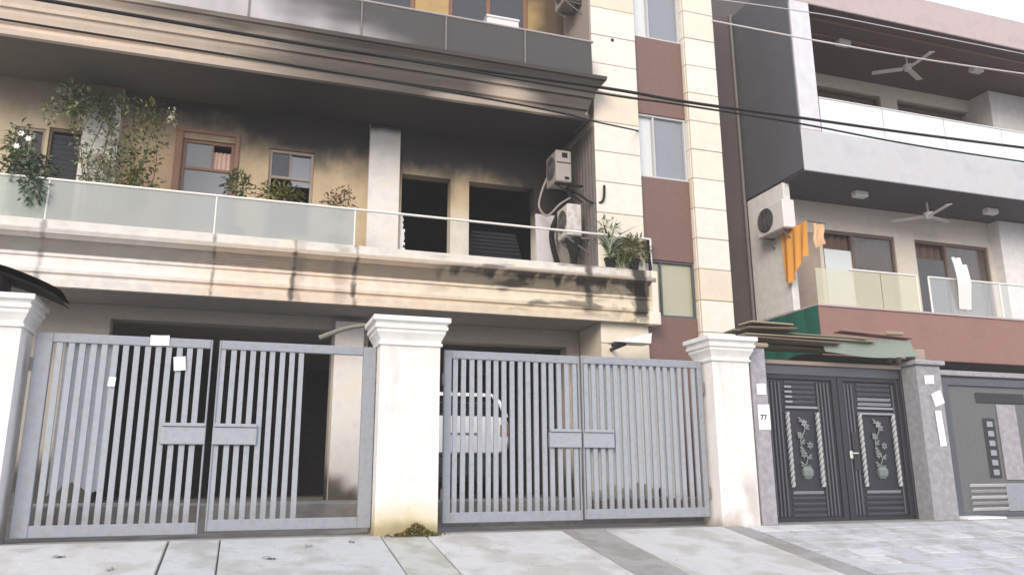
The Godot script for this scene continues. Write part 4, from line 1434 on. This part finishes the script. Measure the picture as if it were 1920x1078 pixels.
func build_small_things() -> void:
	# air conditioners
	ac_unit(Vector3(4.80, 5.38, -2.3), -PI / 2, Vector3(0.46, 0.56, 0.28), "scorched air conditioner, upper of two hung beside the burnt opening", M.ac_dirty, true)
	ac_unit(Vector3(4.93, 4.44, -2.2), -PI / 2, Vector3(0.44, 0.54, 0.26), "white air conditioner, lower of two hung beside the burnt opening", M.ac_b, false)
	ac_unit(Vector3(5.02, 8.78, -2.25), -PI / 2, Vector3(0.52, 0.56, 0.28), "air conditioner high on the second floor, cut by the top edge", M.ac_dirty, false)
	ac_unit(Vector3(9.105, 4.96, -2.32), -PI / 2, Vector3(0.80, 0.54, 0.26), "white air conditioner on the white side wall beside the orange cloth", M.ac)
	# hoses of the burnt units
	var hs := MB.new()
	hs.tube(smooth([Vector3(4.72, 5.7, -2.5), Vector3(4.60, 5.4, -2.55), Vector3(4.55, 5.1, -2.6), Vector3(4.70, 4.95, -2.6), Vector3(4.85, 5.1, -2.4), Vector3(5.0, 5.2, -2.3)]), 0.020, 8)
	tag(part("hose", hs, M.ac_dirty, self), "pale loose hose looping left of the scorched air conditioner", "hose")
	var hs2 := MB.new()
	hs2.tube(smooth([Vector3(4.95, 5.3, -2.15), Vector3(5.05, 5.15, -2.0), Vector3(5.18, 4.98, -1.85), Vector3(5.32, 4.98, -1.72), Vector3(5.36, 5.25, -1.72)]), 0.02, 8)
	tag(part("hose", hs2, M.char, self), "black melted hose running right between the two air conditioners", "hose")
	var lp := MB.new()
	lp.tube([Vector3(4.98, 4.1, -2.15), Vector3(4.98, 4.42, -2.15)], 0.06, 8, 0.16)
	lp.tube([Vector3(4.98, 3.73, -2.15), Vector3(4.98, 4.1, -2.15)], 0.05, 8)
	tag(part("charred_stand", lp, M.char, self), "charred black stand under the lower white air conditioner", "stand")
	var dp := thing("door_panel", "tall white panel leaning on the wall right of the burnt opening", "panel", Vector3(4.75, 3.73, -2.78))
	var db := MB.new()
	db.t = Transform3D(Basis(Vector3.RIGHT, -0.05), Vector3.ZERO)
	db.bx(-0.18, 0.19, 0, 1.32, -0.02, 0.02, 0.006)
	part("board", db, M.lav_w, dp)
	var dk := MB.new()
	dk.tube(smooth([Vector3(4.82, 4.1, -2.5), Vector3(4.75, 4.6, -2.55), Vector3(4.88, 5.0, -2.5), Vector3(4.9, 5.1, -2.45)]), 0.05, 8)
	tag(part("burnt_cloth", dk, M.char, self), "burnt rag hanging in front of the tall white panel", "cloth")
	var bx := thing("white_box", "white box standing at the smoked second-floor railing", "box", Vector3(3.56, 7.2, -1.62))
	var bb := MB.new()
	bb.bx(-0.27, 0.27, 0, 0.60, -0.13, 0.13, 0.015)
	part("body", bb, M.ac, bx)
	var bl := MB.new()
	bl.bx(-0.28, 0.28, 0.60, 0.64, -0.14, 0.14, 0.01)
	part("lid", bl, M.white, bx)
	var bs2 := MB.new()
	bs2.bx(-0.2, 0.2, -0.2, -0.002, -0.12, 0.12)
	part("base", bs2, M.corr, bx)
	# black awning over the left pillar
	var aw := thing("black_awning", "black sheet awning with grey top above the left white pillar", "awning", Vector3(-2.5, 2.46, 0.12))
	var ab := MB.new()
	ab.sheet(func(u, v): return Vector3(lerpf(-0.5, 0.62, u), 0.34 - 0.28 * u * u + 0.02 * sin(v * 5.0), lerpf(0.30, -0.5, v)), 14, 8)
	ab.sheet(func(u, v): return Vector3(lerpf(0.62, -0.5, u), 0.32 - 0.28 * (1.0 - u) * (1.0 - u) - 0.05, lerpf(0.30, -0.5, v)), 14, 8)
	part("sheet", ab, M.black, aw)
	var ab2 := MB.new()
	ab2.bx(-0.45, 0.05, 0.0, 0.26, -0.40, 0.22, 0.03)
	part("support", ab2, M.corr, aw)
	# wedge hood under the balcony
	var wd := thing("metal_hood", "pale wedge-shaped metal hood under the right end of the balcony", "hood", Vector3(5.45, 2.56, -1.2))
	var wb := MB.new()
	var q := [Vector3(-0.32, 0.0, 0.12), Vector3(0.28, 0.0, 0.12), Vector3(0.30, 0.16, 0.12), Vector3(-0.32, 0.0, -0.15), Vector3(0.28, 0.0, -0.15), Vector3(0.30, 0.16, -0.15)]
	wb.tri(q[0], q[1], q[2]); wb.tri(q[3], q[5], q[4])
	wb.quad(q[0], q[2], q[5], q[3]); wb.quad(q[1], q[4], q[5], q[2]); wb.quad(q[0], q[3], q[4], q[1])
	part("wedge", wb, M.white, wd)
	var wa := MB.new()
	wa.tube([Vector3(-0.34, -0.05, 0.08), Vector3(-0.1, -0.01, 0.0), Vector3(0.0, 0.0, -1.4)], 0.03, 8)
	part("arm", wa, M.dark, wd)
	var bp := MB.new()
	bp.tube(smooth([Vector3(0.85, 2.30, -0.55), Vector3(1.2, 2.44, -0.5), Vector3(1.62, 2.50, -0.4)]), 0.035, 8, 0.02)
	tag(part("olive_pole", bp, M.wood_grey, self), "olive pole leaning behind the cap of the mossy pillar", "pole")
	# boards piled above the ornate gate
	board(6.62, 7.35, 2.70, 0.0, 0.30, 0.025, 0.05, 0.0, M.wood_pale, "short pale board topmost at the left end of the pile beside the pillar cap")
	board(6.5, 8.7, 2.60, -0.15, 0.28, 0.022, -0.06, -0.02, M.wood_grey, "long grey-green board sloping down across the pile above the ornate gate")
	board(6.55, 8.9, 2.545, -0.05, 0.22, 0.022, 0.05, 0.01, M.wood_pale, "long pale board lying lengthwise in the middle of the pile")
	board(6.5, 8.2, 2.49, -0.1, 0.40, 0.025, 0.02, -0.01, M.wood_brown, "brown board lying underneath at the left of the pile")
	board(6.7, 9.75, 2.435, -0.35, 0.34, 0.03, -0.02, 0.0, M.wood_brown, "longest brown board at the bottom of the pile, reaching the wide grey post")
	board(8.3, 9.65, 2.67, -0.1, 0.20, 0.03, 0.03, -0.03, M.maroon, "reddish board on the right half of the pile")
	board(9.10, 9.45, 2.69, -0.1, 0.22, 0.05, 0.1, 0.04, M.wood_pale, "small pale block on top of the right end of the pile")
	board(6.6, 7.4, 2.63, 0.02, 0.26, 0.03, -0.03, 0.02, M.wood_brown, "short brown board under the topmost pale board of the pile")
	var ps := thing("plastic_sheet", "greenish plastic sheet drooping at the front of the board pile", "sheet", Vector3(8.8, 2.50, -0.1))
	var pb := MB.new()
	pb.sheet(func(u, v): return Vector3(lerpf(-0.85, 0.82, u), lerpf(-0.13, 0.12, v) - 0.05 * sin(u * PI) * (1 - v), 0.12 - 0.1 * v + 0.02 * sin(u * 9.0)), 24, 8)
	part("film", pb, M.plastic_green, ps)
	for x in [9.42, 9.62]:
		var po := MB.new()
		po.bx(x - 0.03, x + 0.03, 2.31, 2.62, -0.36, -0.3, 0.006)
		tag(part("short_prop", po, M.wood_grey if x < 9.5 else M.beige, self), "short grey prop under the right end of the board pile" if x < 9.5 else "short pale prop on the wide grey post's left edge", "prop")
	# green tarpaulin on the slab's left end
	var gt := MB.new()
	gt.sheet(func(u, v): return Vector3(9.235 - 0.02 * absf(sin(u * 11.0 + v)), lerpf(2.66, 3.475, v) - 0.04 * (1.0 - v) * sin(u * 7.0), lerpf(-3.3, -1.57, u)), 40, 8)
	tag(part("green_tarpaulin", gt, M.green, self), "dark green tarpaulin over the left end of the maroon balcony band", "tarpaulin")
	# orange cloth on a line
	var oc := thing("orange_cloth", "orange cloth hanging at the left end of the neighbour's balcony", "cloth", Vector3(9.2, 4.98, -1.9))
	var ob := MB.new()
	ob.sheet(func(u, v):
		var low := 0.98 - 0.34 * ss(0.35, 0.75, u) - 0.12 * ss(0.15, 0.0, u) + 0.03 * sin(u * 12.0)
		return Vector3(0.022 * sin(u * 19.0 + v) * (0.4 + v) - 0.03, -v * low, lerpf(-0.40, 0.34, u * (1.0 - 0.10 * v))), 44, 22)
	part("main_fold", ob, M.orange, oc)
	var ob2 := MB.new()
	ob2.sheet(func(u, v): return Vector3(0.12 + 0.22 * u + 0.02 * sin(v * 7.0), -0.02 - v * (0.45 - 0.1 * u), 0.30 + 0.03 * sin(u * 9.0)), 10, 12)
	part("sleeve", ob2, M.cloth_pale, oc)
	var ln := MB.new()
	ln.tube([Vector3(9.2, 4.985, -2.6), Vector3(9.2, 4.99, -1.9), Vector3(9.24, 5.0, -1.62), Vector3(9.60, 4.98, -1.60)], 0.008, 6)
	tag(part("clothes_line", ln, M.dark, self), "thin line holding the orange cloth", "clothes line")
	# towel on the neighbour's rail
	var tw := MB.new()
	tw.sheet(func(u, v): return Vector3(lerpf(12.40, 12.72, u) + 0.06 * v * (1 - u), lerpf(4.60, 3.62, v) + (0.12 * ss(0.6, 0.9, u) * -1.0 if v < 0.5 else 0.0), -1.60 + 0.03 * sin(u * 14.0) + 0.04 * sin(v * 4.0)), 24, 24)
	tag(part("towel", tw, M.towel, self), "white towel hung over the neighbour's right balcony rail", "towel")
	# ceiling fans and lights
	ceiling_fan(Vector3(13.05, 9.42, -2.6), 0.45, "white ceiling fan under the plum roof overhang of the neighbour house")
	ceiling_fan(Vector3(12.75, 5.96, -2.3), 0.25, "white ceiling fan above the neighbour's lower balcony")
	var ls := [[Vector3(11.3, 9.42, -2.5), "white lamp left of the fan under the roof overhang"], [Vector3(14.9, 9.42, -2.5), "white lamp right of the fan under the roof overhang"], [Vector3(11.0, 5.96, -2.2), "white lamp left of the fan over the lower balcony"], [Vector3(14.3, 5.96, -2.2), "white lamp right of the fan over the lower balcony"]]
	for l in ls:
		var o := thing("ceiling_lamp", l[1], "lamp", l[0])
		var b := MB.new()
		b.box(Vector3(0, -0.06, 0), Vector3(0.30, 0.12, 0.16), 0.02)
		part("housing", b, M.white, o)
	# papers
	paper(-0.895, 2.085, 0.034, 0.19, 0.11, 0.03, "paper_notice", "white paper on the top rail of the left gate")
	paper(-0.675, 1.84, 0.034, 0.12, 0.15, 0.1, "paper_notice", "white paper hanging on the bars just below the left gate's top rail")
	paper(-1.325, 1.62, 0.034, 0.07, 0.10, -0.1, "paper_notice", "small white scrap on the bars at the pale sheet's edge")
	paper(6.74, 1.78, 0.105, 0.15, 0.15, 0.04, "paper_notice", "upper white paper on the narrow grey post")
	var n77 := paper(6.75, 1.40, 0.105, 0.19, 0.34, 0.02, "paper_notice", "long white paper with black figures on the narrow grey post")
	var tm := TextMesh.new()
	tm.text = "77"
	tm.font_size = 32
	tm.pixel_size = 0.0030
	tm.depth = 0.004
	var sf := SystemFont.new()
	sf.font_names = PackedStringArray(["Droid Sans"])
	sf.font_weight = 700
	tm.font = sf
	inst("figures", tm, M.ink, n77, Vector3(-0.01, 0.0, 0.01))
	paper(9.76, 2.02, 0.056, 0.18, 0.13, 0.05, "paper_notice", "square white paper at the top of the wide grey post")
	paper(9.88, 1.74, 0.056, 0.20, 0.20, 0.35, "paper_notice", "torn white paper in the middle of the wide grey post")
	paper(9.86, 1.30, 0.056, 0.12, 0.52, 0.07, "paper_notice", "tall white paper strip on the wide grey post")
	# little rubbish on the driveway
	for k in 5:
		var x: float = [-1.5, -1.0, 0.35, 0.75, 1.2][k]
		var z: float = [0.75, 1.25, 1.05, 0.62, 0.5][k]
		var b := MB.new()
		var r: float = [0.05, 0.04, 0.06, 0.04, 0.035][k]
		b.t = Transform3D(Basis(Vector3.RIGHT, atan(0.165)) * Basis(Vector3.UP, k * 1.3), Vector3(x, ramp_y(z) + 0.004, z))
		b.sheet(func(u, v): return Vector3((u - 0.5) * r * 2, 0.006 + 0.012 * sin(u * 6.0 + v * 4.0), (v - 0.5) * r), 6, 4)
		tag(part("dry_leaf", b, M.concrete_d, self), ["dry leaf near the left pillar on the driveway", "dry leaf on the driveway between left pillar and first joint", "large dry leaf on the driveway below the missing bars", "dry leaf on the driveway under the gate without bars", "dry leaf on the driveway left of the mossy pillar"][k], "leaf")
	car()

func ceiling_fan(at: Vector3, turn: float, label: String) -> void:
	var o := thing("ceiling_fan", label, "fan", at)
	o.rotation.y = turn
	var r := MB.new()
	r.tube([Vector3(0, 0, 0), Vector3(0, -0.24, 0)], 0.018, 8)
	part("rod", r, M.white, o)
	var hb := MB.new()
	hb.tube([Vector3(0, -0.22, 0), Vector3(0, -0.26, 0), Vector3(0, -0.32, 0), Vector3(0, -0.34, 0)], 0.10, 14, 0.06)
	part("motor", hb, M.white, o)
	for k in 3:
		var b := MB.new()
		b.t = Transform3D(Basis(Vector3.UP, k * TAU / 3) * Basis(Vector3.RIGHT, 0.15), Vector3(0, -0.29, 0))
		b.box(Vector3(0.40, 0, 0), Vector3(0.62, 0.010, 0.13), 0.004)
		part("blade", b, M.white, o)

func car() -> void:
	var at := Vector3(3.02, 0.33, -2.15)
	var c := thing("parked_car", "white car parked tail out behind the barred gate", "car", at)
	var b := MB.new()
	b.loft([[-4.2, 0.62, 0.42, 0.80, 0.14], [-4.1, 0.78, 0.30, 0.92, 0.16], [-3.6, 0.87, 0.24, 1.02, 0.18], [-2.9, 0.89, 0.22, 1.12, 0.16], [-1.5, 0.90, 0.22, 1.20, 0.14], [-0.7, 0.90, 0.26, 1.23, 0.14], [-0.4, 0.89, 0.60, 1.24, 0.16], [-0.12, 0.86, 0.62, 1.23, 0.18], [0.0, 0.80, 0.66, 1.16, 0.18]], 6)
	part("body", b, M.carpaint, c)
	var cab := MB.new()
	cab.loft([[-3.0, 0.70, 1.05, 1.12, 0.03], [-2.4, 0.74, 1.06, 1.46, 0.14], [-2.0, 0.74, 1.06, 1.52, 0.16], [-0.5, 0.73, 1.08, 1.53, 0.16], [-0.18, 0.72, 1.10, 1.40, 0.14], [-0.06, 0.74, 1.12, 1.22, 0.05]], 6)
	part("windows", cab, M.carglass, c)
	var rf := MB.new()
	rf.loft([[-2.3, 0.60, 1.50, 1.54, 0.02], [-1.8, 0.66, 1.51, 1.585, 0.035], [-0.5, 0.66, 1.52, 1.59, 0.035], [-0.25, 0.64, 1.51, 1.56, 0.025]], 5)
	part("roof", rf, M.carpaint, c)
	for s in [-1.0, 1.0]:
		var pl := MB.new()
		pl.tube([Vector3(s * 0.66, 1.53, -0.30), Vector3(s * 0.74, 1.40, -0.16), Vector3(s * 0.80, 1.18, -0.06)], 0.035, 8)
		part("rear_pillar", pl, M.carpaint, c)
		var tl := MB.new()
		tl.box(Vector3(s * 0.74, 0.98, -0.06), Vector3(0.16, 0.22, 0.14), 0.03)
		part("tail_light", tl, M.lamp_red, c)
		for z in [-0.85, -3.35]:
			var w := MB.new()
			w.tube([Vector3(s * 0.68, 0.31, z), Vector3(s * 0.71, 0.31, z), Vector3(s * 0.87, 0.31, z), Vector3(s * 0.90, 0.31, z)], 0.31, 22)
			var wh := part("wheel", w, M.tyre, c)
			var ri := MB.new()
			ri.tube([Vector3(s * 0.89, 0.31, z), Vector3(s * 0.905, 0.31, z)], 0.2, 16)
			part("rim", ri, M.steel, wh)
		var mi := MB.new()
		mi.box(Vector3(s * 0.98, 1.14, -2.3), Vector3(0.16, 0.14, 0.1), 0.03)
		part("mirror", mi, M.carpaint, c)
	var bu := MB.new()
	bu.box(Vector3(0, 0.44, -0.24), Vector3(1.66, 0.36, 0.44), 0.06)
	part("bumper", bu, M.dark, c)
	var ba := MB.new()
	ba.box(Vector3(0.1, 0.93, 0.005), Vector3(0.55, 0.03, 0.02), 0.006)
	part("boot_handle", ba, M.corr, c)

# ---------------------------------------------------------------- plants
func clump(b: MB, c: Vector3, r: Vector3, n: int, ln: float, w: float, cols: Array, out := 0.6) -> void:
	for i in int(n * 1.35):
		var d := Vector3(rng.randfn(), rng.randfn(), rng.randfn()).normalized()
		var p := c + d * r * pow(rng.randf(), 0.45)
		var dir := (d * out + Vector3(rng.randf_range(-1, 1), rng.randf_range(-0.7, 0.6), rng.randf_range(-1, 1)) * 0.8).normalized()
		var up := (Vector3.UP + Vector3(rng.randf_range(-1, 1), 0, rng.randf_range(-1, 1)) * 0.7).normalized()
		var k := rng.randf()
		var a: Color = cols[rng.randi() % cols.size()]
		b.col = a * (0.75 + 0.5 * k)
		b.leaf(p, dir, up, 1.15 * ln * rng.randf_range(0.6, 1.3), w * rng.randf_range(0.7, 1.2))

func pot(o: Node3D, r: float, hgt: float, m: Material) -> void:
	var b := MB.new()
	b.tube([Vector3(0, 0, 0), Vector3(0, hgt * 0.85, 0)], r * 0.72, 14, r)
	b.tube([Vector3(0, hgt * 0.85, 0), Vector3(0, hgt, 0)], r * 1.08, 14)
	part("pot", b, m, o)

func stems(o: Node3D, list: Array, r: float) -> void:
	var b := MB.new()
	b.col = Color(0.10, 0.085, 0.05)
	for l in list: b.tube(l, r, 6, r * 0.4)
	part("stem", b, M.foliage, o)

func leaves(o: Node3D, b: MB) -> void:
	part("leaves", b, M.foliage, o).set_meta("kind", "stuff")

func build_plants() -> void:
	var g1 := Color(0.06, 0.10, 0.028)
	var g2 := Color(0.10, 0.13, 0.04)
	var gy := Color(0.17, 0.16, 0.035)
	var pale := Color(0.42, 0.44, 0.30)
	var teal := Color(0.05, 0.09, 0.06)
	# potted shrub at the far left
	var a := thing("potted_plant", "dark leafy plant spilling over the glass at the far left of the balcony", "plant", Vector3(-2.85, 3.73, -1.95))
	pot(a, 0.17, 0.3, M.terracotta)
	stems(a, [[Vector3(0, 0.3, 0), Vector3(0.02, 0.7, 0.05), Vector3(0.1, 1.1, 0.1)], [Vector3(0, 0.3, 0), Vector3(-0.12, 0.8, 0.1), Vector3(-0.2, 1.3, 0.05)], [Vector3(0, 0.3, 0), Vector3(0.2, 0.7, 0.2), Vector3(0.15, 0.5, 0.38)]], 0.012)
	var b := MB.new()
	clump(b, Vector3(0.02, 0.80, 0.12), Vector3(0.34, 0.26, 0.26), 320, 0.10, 0.045, [g1, teal, teal, g2])
	clump(b, Vector3(-0.18, 1.20, 0.05), Vector3(0.18, 0.28, 0.15), 130, 0.09, 0.04, [g1, g2, pale])
	clump(b, Vector3(0.14, 0.50, 0.36), Vector3(0.15, 0.22, 0.08), 120, 0.08, 0.035, [teal, g1])
	leaves(a, b)
	for q in [Vector3(-0.12, 1.28, 0.2), Vector3(-0.02, 1.2, 0.25), Vector3(-0.14, 1.08, 0.25)]:
		var f := MB.new()
		f.col = Color(0.8, 0.78, 0.72)
		for k in 6: f.leaf(q, Vector3(cos(k * TAU / 6), sin(k * TAU / 6), 0.3).normalized(), Vector3.BACK, 0.045, 0.035)
		part("flower", f, M.foliage, a)
	# climber on the white column
	var v := thing("climbing_vine", "pale flowering vine climbing the white balcony column on the left", "vine", Vector3(-2.2, 3.73, -2.55))
	pot(v, 0.16, 0.28, M.terracotta)
	var ls := []
	for k in 6:
		var l := []
		var x := -0.12 + 0.08 * k
		for j in 9: l.append(Vector3(x + 0.14 * sin(j * 0.8 + k) * j / 8.0 - 0.02 * j, 0.28 + j * 0.25, 0.03 + 0.08 * sin(j * 1.1 + k * 2)))
		ls.append(l)
	stems(v, ls, 0.011)
	b = MB.new()
	for l in ls:
		for j in range(3, 9):
			clump(b, l[j], Vector3(0.10, 0.10, 0.08), 16, 0.07, 0.035, [g2, pale, pale, g1] if j < 7 else [g2, g1, gy])
	clump(b, Vector3(-0.35, 2.15, 0.1), Vector3(0.26, 0.24, 0.18), 150, 0.10, 0.05, [g2, pale, g1, Color(0.2, 0.24, 0.1)])
	clump(b, Vector3(0.05, 2.2, 0.1), Vector3(0.4, 0.15, 0.2), 130, 0.08, 0.04, [g1, g1, g2])
	clump(b, Vector3(-0.62, 1.9, 0.2), Vector3(0.1, 0.2, 0.1), 34, 0.07, 0.04, [pale, g2])
	clump(b, Vector3(0.1, 1.15, 0.05), Vector3(0.22, 0.4, 0.08), 120, 0.07, 0.035, [pale, Color(0.55, 0.52, 0.42), g2])
	clump(b, Vector3(0.08, 0.5, 0.08), Vector3(0.26, 0.34, 0.1), 130, 0.07, 0.035, [pale, Color(0.55, 0.52, 0.42), g2])
	leaves(v, b)
	# olive creeper right of the column
	var c := thing("climbing_vine", "tall olive creeper growing right of the white balcony column", "vine", Vector3(-1.62, 3.73, -2.2))
	pot(c, 0.15, 0.28, M.terracotta)
	ls = []
	for k in 4:
		var l := []
		for j in 8: l.append(Vector3(-0.1 + 0.08 * k + 0.10 * sin(j * 0.7 + k * 1.7), 0.28 + j * 0.25, 0.06 * sin(j + k)))
		ls.append(l)
	stems(c, ls, 0.010)
	b = MB.new()
	for l in ls:
		for j in range(2, 8): clump(b, l[j], Vector3(0.14, 0.16, 0.10), 30 - 2 * j, 0.075, 0.04, [gy, g2, gy, g1])
	clump(b, Vector3(0.0, 0.75, 0.05), Vector3(0.17, 0.3, 0.15), 170, 0.08, 0.04, [gy, gy, g2])
	for q in [Vector3(0.35, 2.05, 0.0), Vector3(0.38, 1.9, 0.02)]:
		clump(b, q, Vector3(0.06, 0.07, 0.05), 16, 0.06, 0.04, [pale])
	leaves(c, b)
	# shrubs along the rail
	var spec := [["small green shrub behind the rail in front of the wooden window", Vector3(-0.28, 3.73, -1.95), 0.20, 0.20, [g1, g2], 190, 0.95], ["yellow-green shrub behind the rail below the second window", Vector3(0.28, 3.73, -1.95), 0.34, 0.17, [gy, gy, g2], 260, 0.86], ["dry brown shrub at the right end of the balcony glass", Vector3(1.16, 3.73, -1.92), 0.24, 0.24, [Color(0.20, 0.085, 0.06), Color(0.26, 0.15, 0.10), g2], 170, 0.82]]
	for s in spec:
		var o := thing("potted_plant", s[0], "plant", s[1])
		pot(o, 0.15, 0.3, M.terracotta)
		stems(o, [[Vector3(0, 0.3, 0), Vector3(0.04, 0.6, 0.03), Vector3(0.1, s[6] + 0.1, 0)], [Vector3(0, 0.3, 0), Vector3(-0.06, 0.6, 0.03), Vector3(-0.14, s[6], 0.05)]], 0.010)
		b = MB.new()
		clump(b, Vector3(0, s[6], 0.02), Vector3(s[2], s[3], 0.2), s[5], 0.08, 0.035, s[4])
		leaves(o, b)
	# plants at the burnt end
	var p := thing("potted_plant", "long-leaved pale plant beside the tower at the burnt balcony end", "plant", Vector3(5.42, 3.86, -1.72))
	pot(p, 0.10, 0.16, M.char)
	b = MB.new()
	for k in 34:
		var an := rng.randf() * TAU
		var up := rng.randf_range(0.5, 1.5)
		b.col = [Color(0.35, 0.40, 0.30), g2, g1, Color(0.5, 0.52, 0.42)][k % 4]
		b.leaf(Vector3(0, 0.14 + rng.randf() * 0.2, 0), Vector3(cos(an), up, sin(an) * 0.6).normalized(), Vector3(-cos(an), 1, -sin(an)).normalized(), rng.randf_range(0.25, 0.62), 0.05)
	clump(b, Vector3(-0.02, 0.62, 0.0), Vector3(0.2, 0.22, 0.12), 70, 0.12, 0.03, [g1, teal, pale])
	leaves(p, b)
	var q2 := thing("potted_plant", "bushy yellow-green plant in the corner of the burnt balcony end", "plant", Vector3(5.82, 3.86, -1.70))
	pot(q2, 0.10, 0.16, M.char)
	stems(q2, [[Vector3(0, 0.16, 0), Vector3(0.02, 0.35, 0), Vector3(0.1, 0.55, 0.02)], [Vector3(0, 0.16, 0), Vector3(-0.08, 0.35, 0), Vector3(-0.12, 0.5, 0)]], 0.009)
	b = MB.new()
	clump(b, Vector3(0.0, 0.34, 0), Vector3(0.32, 0.22, 0.14), 380, 0.10, 0.03, [gy, g2, Color(0.22, 0.19, 0.06)])
	clump(b, Vector3(-0.25, 0.14, 0.06), Vector3(0.26, 0.12, 0.1), 130, 0.09, 0.03, [g2, g1])
	leaves(q2, b)
	# moss at the middle pillar's foot
	var m := MB.new()
	for i in 700:
		var x := 1.95 + rng.randfn() * 0.13
		var z := 0.255 + absf(rng.randfn()) * 0.035
		var k := rng.randf()
		m.col = Color(0.16, 0.14, 0.035).lerp(Color(0.32, 0.28, 0.08), k)
		var hgt := 0.12 * exp(-pow((x - 1.95) / 0.13, 2.0)) * rng.randf()
		m.leaf(Vector3(x, ramp_y(z) + hgt, z), Vector3(rng.randf_range(-1, 1), rng.randf_range(0.0, 1), rng.randf_range(0, 1)).normalized(), Vector3.UP, 0.04, 0.025)
	var mo := part("moss", m, M.moss, self)
	tag(mo, "olive moss at the foot of the pillar between the grey gates", "moss")
	mo.set_meta("kind", "stuff")

# ---------------------------------------------------------------- overhead cables
func cable(pts: Array, r: float, m: Material, label: String) -> void:
	var cv := smooth(pts, 10)
	var b := MB.new()
	b.tube(cv, r, 6)
	tag(part("overhead_cable", b, m, self), label, "cable", "cables strung along the street")

func build_cables() -> void:
	cable([Vector3(-6, 5.66, 0.6), Vector3(-1.7, 5.62, 0.6), Vector3(0.84, 5.60, 0.6), Vector3(4.2, 5.66, 0.6), Vector3(5.53, 5.65, 0.6), Vector3(7.39, 5.69, 0.6), Vector3(10.06, 5.75, 0.6), Vector3(16, 5.95, 0.6)], 0.021, M.black, "thickest black cable, crossing in front of both houses")
	cable([Vector3(1.0, 5.60, 0.62), Vector3(4.2, 5.56, 0.62), Vector3(5.31, 5.58, 0.62), Vector3(7.38, 5.585, 0.62), Vector3(10.02, 5.53, 0.62), Vector3(16, 5.6, 0.62)], 0.014, M.black, "black cable just below the thickest one, diverging to the right")
	cable([Vector3(-6, 5.36, 0.6), Vector3(-2.7, 5.325, 0.6), Vector3(0.85, 5.295, 0.6), Vector3(3.4, 5.22, 0.6), Vector3(4.72, 5.76, -0.57), Vector3(6.04, 6.32, -1.745)], 0.013, M.black, "black cable along the lower edge of the sooty cornice, ending on the tower")
	cable([Vector3(7.66, 8.72, -1.74), Vector3(7.98, 7.87, -0.57), Vector3(8.29, 7.03, 0.6), Vector3(10.56, 7.10, 0.6), Vector3(16, 7.4, 0.6)], 0.014, M.cable_pale, "pale cable crossing in front of the upper ceiling fan")
	cable([Vector3(5.4, 7.32, 0.6), Vector3(7.86, 7.49, 0.6), Vector3(9.65, 7.53, 0.6), Vector3(16, 7.62, 0.6)], 0.008, M.cable_pale, "thin pale cable along the roof overhang of the neighbour house")
